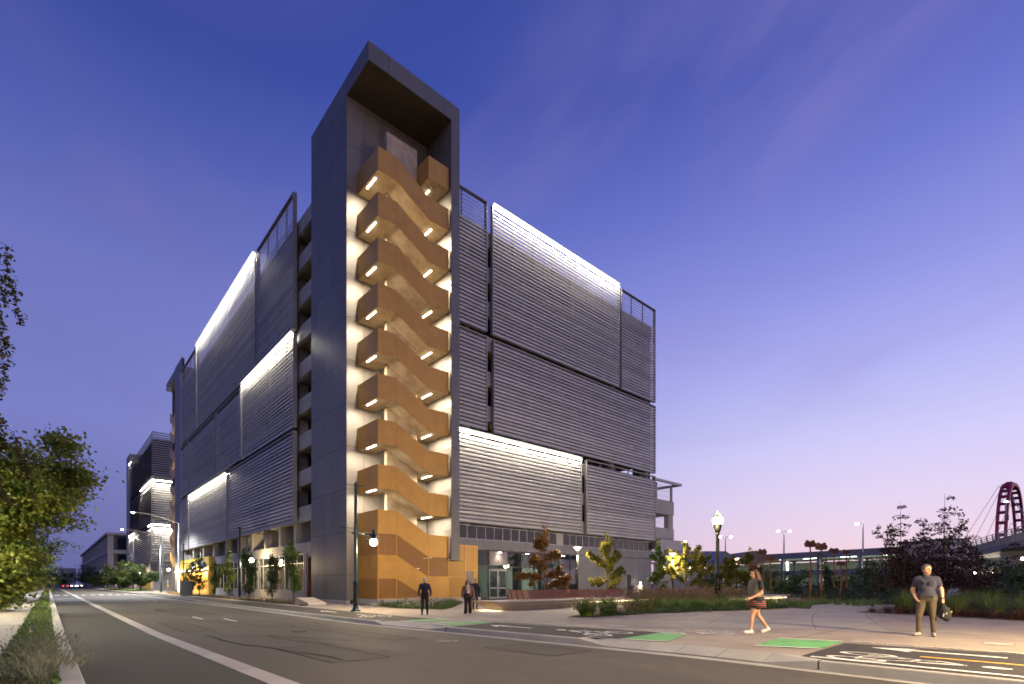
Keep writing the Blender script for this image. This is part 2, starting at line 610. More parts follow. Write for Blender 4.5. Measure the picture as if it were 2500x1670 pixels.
# ------------------------------------------------------------------ ground, road, pavements
def drape(bm, off):
    for y in [5 + 1.5 * i for i in range(11)]:
        geom = bm.verts[:] + bm.edges[:] + bm.faces[:]
        bmesh.ops.bisect_plane(bm, geom=geom, dist=1e-5, plane_co=(0, y, 0), plane_no=(0, 1, 0))
    for v in bm.verts:
        v.co.z = gz(v.co.y) + off + v.co.z
def sheet(name, polys, off, m, parent=None, kind=None):
    """flat pieces lying on the pavement, following its fall"""
    if not isinstance(polys[0][0], (tuple, list, Vector)):
        polys = [polys]
    bm = bmesh.new()
    for poly in polys:
        vs = [bm.verts.new((p[0], p[1], 0)) for p in poly]
        f = bm.faces.new(vs)
        f.normal_update()
        if f.normal.z < 0:
            f.normal_flip()
    drape(bm, off)
    me = bpy.data.meshes.new(name)
    bmesh.ops.triangulate(bm, faces=[f for f in bm.faces if len(f.verts) > 4])
    bm.to_mesh(me)
    bm.free()
    me.materials.append(m)
    return link(name, me, parent, (0, 0, 0), kind=kind)
def step(name, poly, top, bottom, m, parent=None, kind=None, bevel=0):
    """a raised piece with side faces, following the fall"""
    bm = bmesh.new()
    vs = [bm.verts.new((p[0], p[1], bottom)) for p in poly]
    f = bm.faces.new(vs)
    f.normal_update()
    if f.normal.z < 0:
        f.normal_flip()
    r = bmesh.ops.extrude_face_region(bm, geom=[f])
    for v in r['geom']:
        if isinstance(v, bmesh.types.BMVert):
            v.co.z = top
    bmesh.ops.recalc_face_normals(bm, faces=bm.faces[:])
    drape(bm, 0)
    me = bpy.data.meshes.new(name)
    bm.to_mesh(me)
    bm.free()
    me.materials.append(m)
    return link(name, me, parent, (0, 0, 0), kind=kind, bevel=bevel)
def rect(x0, x1, y0, y1):
    return [(x0, y0), (x1, y0), (x1, y1), (x0, y1)]
ROAD = -.15
KX = 9.6                       # kerb line of the far side of the street
FARY = 700
sheet('ground', rect(-1500, 2500, -400, 3500), -.40, M['terrain'], kind='structure')
road = sheet('road', [rect(2.77, 9.28, -40, FARY)], ROAD, M['asphalt'], kind='structure')
sheet('parking_lane', rect(.38, 2.42, -40, FARY), ROAD, M['asphalt_dark'], kind='structure')
# concrete valley gutter, cast in bays
gut = sheet('gutter', rect(9.28, KX, -40, 112), ROAD + .002, M['kerb'], kind='structure')
vg = sheet('valley_gutter', rect(2.42, 2.77, -40, 1), ROAD + .004, M['concrete'], kind='structure')
y = 1.0
while y < 95:
    L = 3.0
    sheet('gutter_bay', rect(2.425 + random.Random(y).uniform(-.006, .006), 2.765, y + .012, y + L - .012), ROAD + .006, M['concrete'], vg)
    y += L
sheet('gutter_bay', rect(2.42, 2.77, 95, FARY), ROAD + .006, M['concrete'], vg)
# near pavement with its planting strip (left of the picture)
step('kerb_near', rect(.10, .38, -40, FARY), 0, -.3, M['kerb'], kind='structure', bevel=.02)
wk = sheet('pavement_near', rect(-2.4, -.7, -40, FARY), -.012, M['joint'], kind='structure')
y = 4.0
while y < 110:
    sheet('paving_bay', rect(-2.39, -.705, y + .008, y + 1.95), 0, M['walk'], wk)
    y += 1.958
sheet('paving_bay', rect(-2.4, -.7, 110, FARY), 0, M['walk'], wk)
sheet('planting_strip', rect(-.7, .10, -40, FARY), -.02, M['soil'], kind='structure')
# far pavement and plaza
kerb_far = tag(bpy.data.objects.new('kerb_far', None), kind='structure')
COL.objects.link(kerb_far)
ys = [-12, -6, -2, 3.0]
def kerb_run(y0, y1, L=3.05):
    y = y0
    while y < y1 - .05:
        e = min(y1, y + L)
        step('kerb_stone', rect(KX, KX + .16, y + .006, e - .006), 0, -.3, M['kerb'], kerb_far, bevel=.02)
        y = e
kerb_run(-12, 3.0)
kerb_run(8.3, 13.9)
kerb_run(19.0, 92)
# dropped kerbs: sloping concrete between the pavement and the gutter
def ramp(y0, y1, x0=KX - .02, x1=KX + .5, fl=.9):
    b = MB()
    n = 4
    for i in range(n):
        a0, a1 = y0 + (y1 - y0) * i / n, y0 + (y1 - y0) * (i + 1) / n
        b.quad((x0, a0 + .006, gz(a0) + ROAD + .03), (x1, a0 + .006, gz(a0) + .001), (x1, a1 - .006, gz(a1) + .001), (x0, a1 - .006, gz(a1) + ROAD + .03))
    b.quad((x0, y0 - fl, gz(y0) + .0), (x1, y0 - fl, gz(y0) + .001), (x1, y0, gz(y0) + .001), (x0, y0, gz(y0) + ROAD + .03))
    b.quad((x0, y1, gz(y1) + ROAD + .03), (x1, y1, gz(y1) + .001), (x1, y1 + fl, gz(y1) + .001), (x0, y1 + fl, gz(y1) + .0))
    pr = [(y0 - fl, gz(y0) + .0), (y0, gz(y0) + ROAD + .03), (y1, gz(y1) + ROAD + .03), (y1 + fl, gz(y1))]
    for (ya, za), (yb, zb) in zip(pr[:-1], pr[1:]):
        b.quad((x0, ya, -.4), (x0, yb, -.4), (x0, yb, zb), (x0, ya, za))
    return b.build('kerb_ramp', M['kerb'], kerb_far, origin=(x0, y0, 0))
ramp(3.9, 7.4)
ramp(14.8, 18.1)
plaza = sheet('plaza', [rect(KX + .5, 90, -30, 33.9), rect(KX + .5, 16.4, 33.9, 130), rect(KX + .16, KX + .5, -30, 3.0), rect(KX + .16, KX + .5, 8.3, 13.9), rect(KX + .16, KX + .5, 19.0, 130)], -.004, M['plaza'], kind='structure')
# saw-cut joints in the plaza
def ribbon(pts, w):
    out = []
    for a, b in zip(pts[:-1], pts[1:]):
        a = Vector((a[0], a[1])); b = Vector((b[0], b[1]))
        d = (b - a).normalized()
        n = Vector((-d.y, d.x)) * w / 2
        out.append([tuple(a + n), tuple(b + n), tuple(b - n), tuple(a - n)])
    return out
def joint(pts, w=.022):
    sheet('joint', ribbon(pts, w), .002, M['joint'], plaza)
def arc(c, r, a0, a1, n=14):
    return [(c[0] + r * math.cos(math.radians(a0 + (a1 - a0) * i / n)), c[1] + r * math.sin(math.radians(a0 + (a1 - a0) * i / n))) for i in range(n + 1)]
def gpl(*p):
    return [tuple(gp(*q)[:2]) for q in p]
joint(gpl((1991, 1535), (1982, 1516), (1986, 1500), (1998, 1488), (2020, 1478)))
joint(gpl((2184, 1545), (2140, 1523), (2118, 1505), (2111, 1494)))
joint(gpl((1730, 1522), (1765, 1504), (1800, 1492)))
joint(gpl((1560, 1518), (1640, 1498)))
joint(gpl((1650, 1516), (1720, 1494)))
joint([(14.6, -12), (14.6, 60)], .018)
joint([(12.75, 14.6), (12.75, 6.4)], .05)
for y in (27.2, 32.1, 37, 42, 47, 52):
    joint([(12.4, y), (16.2, y)], .016)
for y in (-4, -1, 10.2, 17.5):
    joint([(12.6, y), (16.4, y)], .016)
# smoother curved path through the plaza, a shade paler
sheet('plaza_path', gpl((1640, 1533), (1780, 1502), (1900, 1486), (2010, 1475), (2110, 1470), (2116, 1487), (2124, 1503), (2160, 1525), (2190, 1546), (2030, 1538), (1830, 1534)), .000, M['walk'], plaza)
sheet('gravel_path', gpl((1850, 1492), (1920, 1488), (1990, 1475), (2080, 1466), (2000, 1463), (1880, 1472)), .003, M['gravel'], plaza)
# cycle track: dark asphalt let into the pavement, with its paint
ct = sheet('cycle_track', [[(9.80, 13.8), (12.05, 14.3), (12.23, 7.7), (10.15, 7.45), (9.80, 8.35)]], .002, M['asphalt_new'], kind='structure')
sheet('track_bay', [[(9.98, 3.4), (12.9, 3.5), (13.2, .8), (13.2, -14), (9.80, -14), (9.80, 2.95)]], .002, M['asphalt_new'], ct)
sheet('track_bay', [[(9.8, 19.05), (10.3, 18.0), (12.0, 18.0), (12.0, 100), (9.8, 100)]], .002, M['asphalt_dark'], ct)
cob = sheet('cobble_edge', rect(12.3, 12.62, 7.0, 15.5), .003, M['concrete'], plaza)
rr = random.Random(3)
for i in range(34):
    y = 7.1 + i * .245
    step('cobble', rect(12.3 + rr.uniform(0, .02), 12.45, y, y + .22), .012 + rr.uniform(0, .01), -.02, M['kerb'], cob)
    step('cobble', rect(12.475, 12.62 - rr.uniform(0, .02), y + .05, y + .27), .012 + rr.uniform(0, .01), -.02, M['kerb'], cob)
for i in range(30):
    y = 3.3 - i * .245
    step('cobble', rect(13.22, 13.36, y, y + .22), .012 + rr.uniform(0, .01), -.02, M['kerb'], cob)
def green(poly):
    sheet('green_patch', [poly], .006, M['paint_g'], ct)
    a, b, c, d = [Vector(p) for p in poly]          # a-b left end, c-d right end
    sheet('white_line', ribbon([a, d], .10) + ribbon([b, c], .10), .010, M['paint_w'], ct)
green([(10.08, 15.36), (11.94, 15.59), (12.02, 14.33), (9.99, 14.1)])
green([(10.12, 7.42), (12.2, 7.66), (12.29, 6.9), (10.4, 6.3)])
green([(10.9, 4.6), (12.82, 4.85), (13.2, 3.62), (11.4, 3.5)])
green([(10.25, 18.0), (12.0, 18.0), (12.0, 16.6), (10.2, 16.9)])
# symbols, drawn in metres along the track (u along +y, v across)
def sym(polys, oy, ox, fu=1, fv=1):
    out = []
    for p in polys:
        out.append([(ox + fv * v, oy + fu * u) for u, v in p])
    return out
ARROW = [[(0, 0), (.75, -.33), (.60, -.10), (.60, .10), (.75, .33)], [(.60, -.07), (2.0, -.07), (2.0, .07), (.60, .07)]]
ARROW = [[(2.2 - u, v) for u, v in p] for p in ARROW]
def ring(cu, cv, ru, rv, w=.07, n=18):
    o = []
    for i in range(n):
        a, b = 2 * math.pi * i / n, 2 * math.pi * (i + 1) / n
        o.append([(cu + ru * math.cos(a), cv + rv * math.sin(a)), (cu + ru * math.cos(b), cv + rv * math.sin(b)),
                  (cu + (ru - 1.6 * w) * math.cos(b), cv + (rv - w) * math.sin(b)), (cu + (ru - 1.6 * w) * math.cos(a), cv + (rv - w) * math.sin(a))])
    return o
def bar(a, b, w=.06):
    return ribbon([a, b], w)
BIKE = ring(.45, -.45, .45, .27) + ring(.45, .45, .45, .27) + bar((.45, -.45), (1.15, -.12)) + bar((1.15, -.12), (1.25, .25)) + \
    bar((1.15, .28), (.45, -.03)) + bar((.45, -.03), (.45, -.45)) + bar((.45, .45), (1.45, .2)) + bar((1.45, .2), (1.5, .35)) + \
    bar((1.25, -.16), (1.85, .02), .12) + bar((1.85, .02), (1.5, .3), .08) + ring(2.2, .06, .18, .13, .10, 12)
sheet('lane_arrow', sym(ARROW, 11.2, 11.05), .007, M['paint_w'], ct)
sheet('cycle_symbol', sym(BIKE, 8.05, 11.1), .007, M['paint_w'], ct)
sheet('cycle_symbol', sym(BIKE, 3.1, 10.72, -1, .85), .007, M['paint_w'], ct)
sheet('lane_arrow', sym(ARROW, .7, 12.35, 1, 1), .007, M['paint_w'], ct)
sheet('cycle_symbol', sym(BIKE, 21.0, 11.0), .007, M['paint_w'], ct)
sheet('lane_arrow', sym(ARROW, 25.5, 11.0), .007, M['paint_w'], ct)
sheet('yellow_line', ribbon([(11.45, 1.95), (11.55, -14)], .12), .007, M['paint_y'], ct)
sheet('white_line', ribbon([(10.05, 3.25), (9.98, -14)], .14), .007, M['paint_w'], ct)
sheet('white_line', ribbon([(12.75, 14.2), (13.6, 11.2)], .04), .005, M['joint'], plaza)
# ghost cycle marks on the paving near the walkers
sheet('cycle_symbol', sym(BIKE, 6.1, 13.6, .7, .7), .004, M['paint_w'], plaza)
sheet('lane_arrow', sym(ARROW, 5.9, 12.9, .5, .7), .004, M['paint_w'], plaza)
# road marks further off: a crossing, stop lines and a few dashes
for i in range(10):
    sheet('crossing_bar', rect(.6 + i * .95, 1.15 + i * .95, 92, 94.5), ROAD + .008, M['paint_w'], road)
sheet('stop_line', rect(.5, 2.5, 63, 63.6), ROAD + .008, M['paint_w'], road)
sheet('stop_line', rect(.5, 2.5, 71, 71.5), ROAD + .008, M['paint_w'], road)
for y0, x0 in ((24.5, 6.0), (27, 5.2), (58, 7.5)):
    sheet('lane_dash', rect(x0, x0 + .1, y0, y0 + 2.2), ROAD + .008, M['paint_w'], road)
sheet('cross_street', rect(9.28, 60, 113, 131), -.1, M['asphalt'], kind='structure')
# forecourt of the second garage
sheet('far_pavement', rect(9.6, 60, 131, 400), -.02, M['walk'], kind='structure')
# painted lane edge where old and new asphalt meet
for i, (x0, y0, w, l) in enumerate([(4.0, 9.5, 1.2, 3.4), (6.9, 12.5, .8, 9.5), (5.0, 31, 1.6, 9), (7.4, 42, .8, 7), (3.4, 20, .9, 6), (7.6, 7.2, 1.2, 2.2)]):
    sheet('asphalt_patch', rect(x0, x0 + w, y0, y0 + l), ROAD + .004, M['asphalt_mid'], road)
    sheet('tar_seam', ribbon([(x0, y0), (x0 + w, y0), (x0 + w, y0 + l), (x0, y0 + l), (x0, y0)], .035), ROAD + .0055, M['seam'], road)

# tar-filled cracks, manhole covers and utility lids
rc = random.Random(21)
for i in range(22):
    x, y = rc.uniform(3.2, 9.0), rc.uniform(6.5, 46)
    a = rc.uniform(-.5, .5) + (math.pi / 2 if rc.random() < .55 else 0)
    pts = [(x, y)]
    for k in range(rc.randint(5, 11)):
        a += rc.uniform(-.45, .45)
        nx_, ny_ = pts[-1][0] + math.cos(a) * .45, pts[-1][1] + math.sin(a) * .8
        if not 3.0 < nx_ < 9.2: break
        pts.append((nx_, ny_))
    if len(pts) > 2:
        sheet('tar_seam', ribbon(pts, rc.uniform(.03, .06)), ROAD + .0062 + i * .0002, M['seam'], road)
iron = mat('cast_iron', (.05, .045, .04), .55, .5, .3, 30)
def lid(x, y, r, off, par):
    n = 24
    sheet('manhole_cover', [[(x + r * math.cos(2 * math.pi * k / n), y + r * math.sin(2 * math.pi * k / n)) for k in range(n)]], off, iron, par)
    for q in range(-2, 3):
        w_ = math.sqrt(max(0, (r * .8) ** 2 - (q * r * .3) ** 2))
        step('cover_rib', rect(x - w_, x + w_, y + q * r * .3 - .02, y + q * r * .3 + .02), off + .008, off, iron, par)
lid(6.2, 17.5, .34, ROAD + .006, road)
lid(5.1, 38, .34, ROAD + .006, road)
lid(7.8, 11.2, .30, ROAD + .006, road)
for x, y, w_, l_ in ((13.3, 9.6, .6, .9), (14.9, 1.0, .5, .5), (14.2, 22.6, .6, .9), (15.3, 13.2, .45, .45)):
    sheet('utility_lid', rect(x, x + w_, y, y + l_), .003, M['kerb'], plaza)
    sheet('lid_seam', ribbon([(x, y), (x + w_, y), (x + w_, y + l_), (x, y + l_), (x, y)], .014), .005, M['joint'], plaza)
for y in (-9, -6.5, 4.6, 7.6, 12.9, 20.2, 23):
    joint([(12.65, y), (24 if y > 8 else 22, y)], .022)
for x in (17.4, 20.2, 23):
    joint([(x, -12), (x, 11.5 if x > 18 else 13)], .022)

# ------------------------------------------------------------------ the parking garage
FH = 3.107                                   # storey height
TX0, TX1, TY0, TY1 = 15.94, 23.47, 32.10, 42.18     # corner stair tower
GX1, GY1 = 55.4, 96.2                        # far ends of the two street fronts
PX_, PY_ = 15.60, 35.20                      # outer planes of the louvre screens
BTOP = [32.9 - FH * j for j in range(9)]     # tops of the concrete upstands
garage = thing('parking_garage', 'large grey parking garage clad in horizontal metal louvres with lit panel edges', 'parking garage', (36, 60, 0))
for j, zt in enumerate(BTOP):
    zb = zt - 1.31
    b = MB()
    b.box(16.15, 16.45, TY1, GY1, zb, zt)
    b.box(TX1 - .3, GX1 - .2, 35.75, 36.05, zb, zt)
    b.build('spandrel', M['precast'], garage)
    b = MB().box(16.45, GX1 - .2, 36.05, GY1 - .3, zb, zb + .28)
    b.build('deck', M['soffit_w'] if j % 2 else M['slab'], garage)
# columns between the decks along both fronts
for i in range(7):
    yy = 46.5 + i * 8.0
    MB().box(16.6, 17.3, yy, yy + .6, 4.9, 32).build('column', M['precast'], garage)
for i in range(5):
    xx = 27.0 + i * 6.9
    MB().box(xx, xx + .6, 36.2, 36.9, 4.9, 32).build('column', M['precast'], garage)
MB().box(22.5, GX1 - 3, 52, 52.3, 4.9, 31.5).build('core_wall', M['soffit_w'], garage)
MB().box(26.5, 26.8, 52.3, GY1 - .5, 4.9, 31.5).build('core_wall', M['slab'], garage)
MB().box(16.5, GX1, GY1 - .3, GY1, 4.9, 31.5).build('end_wall', M['precast'], garage)
# end wall of the decks, open in one bay
for zt in BTOP:
    MB().box(GX1 - .2, GX1 + .1, 46.5, GY1, zt - FH, zt - .01).build('gable_wall', M['slab'], garage)
    MB().box(GX1 - .2, GX1 + .1, 36.06, 38.5, zt - FH, zt - .01).build('gable_wall', M['slab'], garage)
    MB().box(GX1 - .2, GX1 + .1, 38.5, 46.5, zt - 1.31, zt - .01).build('gable_wall', M['slab'], garage)

def screen(axis, a0, a1, z0, z1, lit=False, pitch=.335, wrap_end=False):
    """one framed panel of sloping slats; axis 'x' stands along x at PY_, axis 'y' along y at PX_"""
    th = .34
    fr = MB()
    w = .09
    if axis == 'x':
        B = lambda a, b, o0, o1, c, d: fr.box(a, b, PY_ + o0, PY_ + o1, c, d)
    else:
        B = lambda a, b, o0, o1, c, d: fr.box(PX_ + o0, PX_ + o1, a, b, c, d)
    B(a0, a0 + w, 0, th, z0, z1)
    B(a1 - w, a1, 0, th, z0, z1)
    B(a0 + w, a1 - w, .003, th, z0, z0 + .06)
    B(a0 + w, a1 - w, .003, th, z1 - .07, z1)
    p = fr.build('louver_panel', M['slat_d'], garage)
    # carrier posts behind the slats
    n = max(1, round((a1 - a0) / 2.6))
    src = None
    for i in range(1, n):
        c = a0 + (a1 - a0) * i / n
        q = MB()
        if axis == 'x':
            q.box(c - .05, c + .05, PY_ + .30, PY_ + .40, z0, z1)
        else:
            q.box(PX_ + .30, PX_ + .40, c - .05, c + .05, z0, z1)
        q.build('mullion', M['slat_d'], p)
    # slats: outer edge low, inner edge high, with a turned-down lip
    L0, L1 = a0 + w + .002, a1 - w - .002
    dz, dp, t = .19, .20, .022
    lip = .178
    full = [(0, 0), (.025, 0), (.03, lip - .027), (dp, dz + lip - .012), (dp - .01, dz + lip - .012 + t), (0, lip)]
    thin = [(0, 0), (.025, 0), (.03, .05), (.10, .12), (.09, .14), (0, .075)]
    vec = (0, L1 - L0, 0) if axis == 'y' else (L1 - L0, 0, 0)
    k = int((z1 - z0 - .2) / pitch)
    src = {}
    mid = ((L0 + L1) / 2)
    for i in range(k):
        z = z0 + .08 + i * pitch
        org = (PX_ + .05, mid, z) if axis == 'y' else (mid, PY_ + .05, z)
        key = z > 32.7 and not lit                     # lighter slats where the screen stands free above the roof
        if key not in src:
            pr = thin if key else full
            pl = [(PX_ + .05 + o, L0, zz) if axis == 'y' else (L0, PY_ + .05 + o, zz) for o, zz in pr]
            src[key] = MB().prism([(a_, b_, c_ + z) for a_, b_, c_ in pl], vec).build('slat', M['slat'], p, origin=org)
        else:
            inst(src[key], p, org)
    if lit:
        # light trough along the head of the panel, shining down over the slats
        q = MB()
        if axis == 'x':
            q.box(a0 + .05, a1 - .05, PY_ - .02, PY_ + .10, z1 - .20, z1 - .075)
        else:
            q.box(PX_ - .02, PX_ + .10, a0 + .05, a1 - .05, z1 - .17, z1 - .075)
        q.build('light_strip', M['led'], p)
        L = a1 - a0 - .2
        loc = (mid, PY_ - .17, z1 + .02) if axis == 'x' else (PX_ - .17, mid, z1 + .02)
        o = area('strip_lamp', p, loc, .05, (46 if axis == 'x' else 26) * L, (1, .90, .70), (0, 0, -1), sy=L)
        if axis == 'x':
            o.rotation_euler = (math.radians(14), 0, math.radians(90))
            o.rotation_euler = Matrix(((0, 1, 0), (-1, 0, 0), (0, 0, 1))).to_euler()
            dirv = Vector((0, .16, -1))
        else:
            dirv = Vector((.16, 0, -1))
        o.rotation_mode = 'QUATERNION'
        zax = -dirv.normalized()
        yax = Vector((1, 0, 0)) if axis == 'x' else Vector((0, 1, 0))
        xax = yax.cross(zax).normalized()
        yax = zax.cross(xax)
        o.rotation_quaternion = Matrix((xax, yax, zax)).transposed().to_quaternion()
        # the hood that carries the lamp
        q = MB()
        if axis == 'x':
            q.box(a0, a1, PY_ - .24, PY_ + .0, z1 + .04, z1 + .07)
        else:
            q.box(PX_ - .24, PX_ + .0, a0, a1, z1 + .04, z1 + .07)
        q.build('light_hood', M['slat_d'], p)
    return p
for a in (('x', 23.6, 28.75, 23.65, 35.1, False), ('x', 29.35, 48.05, 23.65, 35.15, True), ('x', 48.45, 55.35, 23.65, 35.0, False),
          ('x', 23.6, 28.75, 14.95, 23.2, False), ('x', 29.5, 55.35, 14.95, 23.2, False),
          ('x', 23.6, 41.5, 6.70, 14.55, True), ('x', 42.3, 55.35, 6.70, 14.6, False),
          ('y', 45.4, 55.8, 23.4, 35.1, False), ('y', 56.4, 84.2, 23.35, 35.1, True), ('y', 84.5, 96.0, 23.35, 35.1, False),
          ('y', 45.4, 61.3, 14.9, 23.02, True), ('y', 61.75, 72.7, 15.05, 22.95, False), ('y', 73.2, 89.75, 15.05, 22.95, False), ('y', 90.15, 96.0, 15.05, 22.95, False),
          ('y', 45.4, 67.0, 6.65, 14.6, False), ('y', 67.6, 89.7, 6.65, 14.45, True), ('y', 90.15, 96.0, 6.65, 14.6, False)):
    screen(*a)

# ---- ground storey on the plaza side: metal band, ribbon of windows, shop front
FY = 35.9
bandw = 1.72
x = TX1
while x < 55:
    e = min(55.2, x + bandw)
    MB().box(x + .008, e - .008, FY - .25, FY, 4.50, 5.36).build('band_panel', M['panel2'], garage)
    x = e
MB().box(TX1, 55.2, FY, FY + .3, 4.46, 6.6).build('band_wall', M['dark'], garage)
rib = MB().box(TX1, 55.2, FY - .12, FY - .02, 5.36, 5.42).box(TX1, 55.2, FY - .12, FY - .02, 6.52, 6.58).build('ribbon_window', M['frame_g'], garage)
x = 23.9
n = 0
gm = None
while x < 54.6:
    MB().box(x - .03, x + .03, FY - .125, FY - .015, 5.42, 6.52).build('mullion', M['frame_g'], rib)
    w = 1.02
    if abs(x + w / 2 - 38.4) < .6:
        MB().box(x + .04, x + w - .04, FY - .16, FY - .03, 5.42, 6.52).build('column', M['precast'], rib)
    elif gm is None:
        gm = MB().box(x + .032, x + w - .032, FY - .075, FY - .06, 5.421, 6.519).build('pane', M['glass_d'], rib)
        lv = MB()
        for k in range(9):
            z = 5.46 + k * .118
            lv.prism([(x + .04, FY - .05, z), (x + .04, FY - .012, z + .08), (x + .04, FY - .008, z + .075), (x + .04, FY - .045, z - .005)], (w - .08, 0, 0))
        lm = lv.build('blind', mat('ribbon_blind', (.10, .09, .055), .7), rib)
    else:
        inst(gm, rib, WL[gm.name] + Vector((x - 23.9, 0, 0)))
        inst(lm, rib, WL[lm.name] + Vector((x - 23.9, 0, 0)))
    x += w
# shop front
SF = FY - .05
shop = MB().box(27.6, 41.4, SF - .12, SF, 0, .12).box(27.6, 41.4, SF - .12, SF, 4.40, 4.498).build('shop_front', M['frame_b'], garage)
xs = [27.6, 29.35, 31.55, 33.35, 35.1, 36.9, 38.6, 40.3, 41.4]
for i, xa in enumerate(xs):
    MB().box(xa - .04, xa + .04, SF - .125, SF + .005, .12, 4.40).build('mullion', M['frame_b'], shop)
    if i < len(xs) - 1:
        xb = xs[i + 1]
        if i == 1:                               # double door with sign panel above
            MB().box(xa + .042, xb - .042, SF - .10, SF - .02, 2.75, 2.86).build('transom', M['frame_b'], shop)
            MB().box(xa + .042, xb - .042, SF - .16, SF - .04, 3.18, 4.36).build('sign_panel', mat('slatted_sign', (.22, .19, .19), .5, .2, scale=20, stretch=(.05, .05, 1)), shop)
            MB().box(xa + .045, xb - .045, SF - .07, SF - .055, 2.86, 3.16).build('pane', M['glass_d'], shop)
            for s in (0, 1):
                c0 = xa + .05 + s * (xb - xa - .1) / 2
                c1 = c0 + (xb - xa - .1) / 2
                d = MB()
                d.box(c0 + .006, c0 + .09, SF - .1, SF - .04, .02, 2.74).box(c1 - .09, c1 - .006, SF - .1, SF - .04, .02, 2.74)
                d.box(c0 + .09, c1 - .09, SF - .1, SF - .04, 2.62, 2.74).box(c0 + .09, c1 - .09, SF - .1, SF - .04, .02, .26)
                dd = d.build('door', M['slat_d'], shop)
                MB().box(c0 + .09, c1 - .09, SF - .075, SF - .06, .26, 2.62).build('door_pane', M['glass_d'], shop)
                hx = c1 - .13 if s == 0 else c0 + .13
                MB().tube([(hx, SF - .15, .7), (hx, SF - .15, 2.1)], .018, 8).tube([(hx, SF - .15, .8), (hx, SF - .09, .8)], .012, 6).tube([(hx, SF - .15, 2.0), (hx, SF - .09, 2.0)], .012, 6).build('door_handle', M['steel'], shop, smooth=True)
                MB().box(c0 + .09, c1 - .09, SF - .105, SF - .07, 1.02, 1.10).build('push_bar', M['steel'], shop)
        else:
            MB().box(xa + .042, xb - .042, SF - .11, SF - .02, 2.98, 3.06).build('transom', M['frame_b'], shop)
            MB().box(xa + .041, xb - .041, SF - .07, SF - .055, .121, 2.979).build('pane', M['glass'], shop)
            MB().box(xa + .041, xb - .041, SF - .07, SF - .055, 3.061, 4.399).build('pane', M['glass_d'], shop)
# plain wall beyond the shop
wl_ = MB().box(41.42, 55.2, FY - .1, FY + .2, 0, 4.46).build('end_wall_panel', M['dark'], garage)
for i in range(5):
    for j in range(3):
        x0 = 41.5 + i * 2.74
        MB().box(x0 + .008, x0 + 2.73, FY - .16, FY - .102, .02 + j * 1.48, 1.49 + j * 1.48).build('wall_panel', M['panel2'], wl_)
MB().box(50.2, 51.0, FY - .17, FY - .12, .05, 2.5).build('louvre_door', M['dark'], wl_)
# down lights over the shop front
for i, xx in enumerate((30.45, 33.9, 38.9)):
    s = MB().box(xx - .16, xx + .16, FY - .55, FY - .252, 4.30, 4.38).build('wall_lamp', M['frame_b'], garage)
    MB().box(xx - .12, xx + .12, FY - .5, FY - .30, 4.275, 4.298).build('lamp_lens', emit('wall_lamp_lens', (1, .85, .68), 30), s)
    spot('wall_lamp_light', s, (xx, FY - .50, 4.25), 70, (1, .80, .62), 125, .8, .1, (0, .12, -1), local=False)
# the room behind the glass
MB().box(27.65, 41.4, FY + 5.0, FY + 5.2, 0, 4.4).build('shop_back_wall', mat('shop_wall', (.30, .33, .28), .8), garage)
MB().box(27.65, 41.4, FY + .02, FY + 5.0, -.01, .02).build('shop_floor', M['precast'], garage)
MB().box(27.65, 41.4, FY + .3, FY + 5.0, 4.3, 4.4).build('shop_ceiling', M['dark'], garage)
for xx in (33.9, 36.9, 39.6):
    MB().box(xx, xx + .55, FY + 1.2, FY + 1.7, .02, 4.3).build('shop_pier', mat('shop_pier', (.42, .45, .38), .7), garage)
for xx in (34.8, 38.2, 40.6):
    q = MB().box(xx - .6, xx + .6, FY + 2.4, FY + 2.5, 4.2, 4.26).build('shop_light', emit('shop_light', (.95, 1, .85), 5), garage)
    area('shop_lamp', q, (xx, FY + 2.4, 4.15), .8, 210, (.95, 1, .82), (0, 0, -1))
# yellow chairs inside
for xx, lb in ((28.2, 'yellow chair behind the glass, nearest the ochre screen'), (28.9, 'yellow chair behind the glass just left of the shop door'), (31.9, 'yellow chair behind the glass just right of the shop door'),
               (32.6, 'middle yellow chair behind the glass right of the shop door'), (33.1, 'yellow chair behind the glass next to the pale pier')):
    t = thing('cafe_chair', lb, 'chair', (xx, FY + 1.0, .02), 0, 'yellow chairs inside the shop')
    MB().prism([(xx - .2, FY + .82, .47), (xx + .2, FY + .82, .47), (xx + .15, FY + .78, .95), (xx - .15, FY + .78, .95)], (0, .04, 0)).build('backrest', M['yellow'], t)
    MB().box(xx - .2, xx + .2, FY + .86, FY + 1.25, .45, .49).build('seat', M['yellow'], t)
    for sx in (-.17, .17):
        for sy in (.89, 1.22):
            MB().tube([(xx + sx * 1.15, FY + sy, .02), (xx + sx, FY + sy, .45)], .015, 5).build('leg', M['steel'], t)

# ---- concrete podium on the street side
PXF = 16.10
YP = [42.2, 46.2, 50.2, 54.6, 59.3, 64.4, 70.0, 76.0, 82.2, 88.8, 96.2]
pod = MB().box(PXF, PXF + .3, TY1 + 1.2, 76.0, 4.04, 4.93).box(PXF - .05, PXF + .3, 44.2, 76.0, 0, .82).build('podium_wall', M['precast'], garage)
MB().box(PXF, PXF + .3, TY1, TY1 + 1.2, 3.75, 4.93).build('door_head', M['precast'], pod)
MB().box(PXF, PXF + .3, 76.0, GY1, 0, 4.93).build('podium_pier', M['precast'], pod)
MB().box(PXF, PXF + .3, 43.8, 44.2, 0, 4.04).build('podium_pier', M['precast'], pod)
for i, yy in enumerate(YP):
    wv = .55
    MB().box(PXF + .02, PXF + 1.3, yy + .0, yy + wv, 4.93, 6.75).build('fin', M['precast'], pod)
    if i in (1, 5, 8):
        MB().box(PXF + .1, PXF + 1.25, yy + wv, yy + wv + .03, 4.94, 6.0).build('coloured_panel', M['redpaint'], pod)
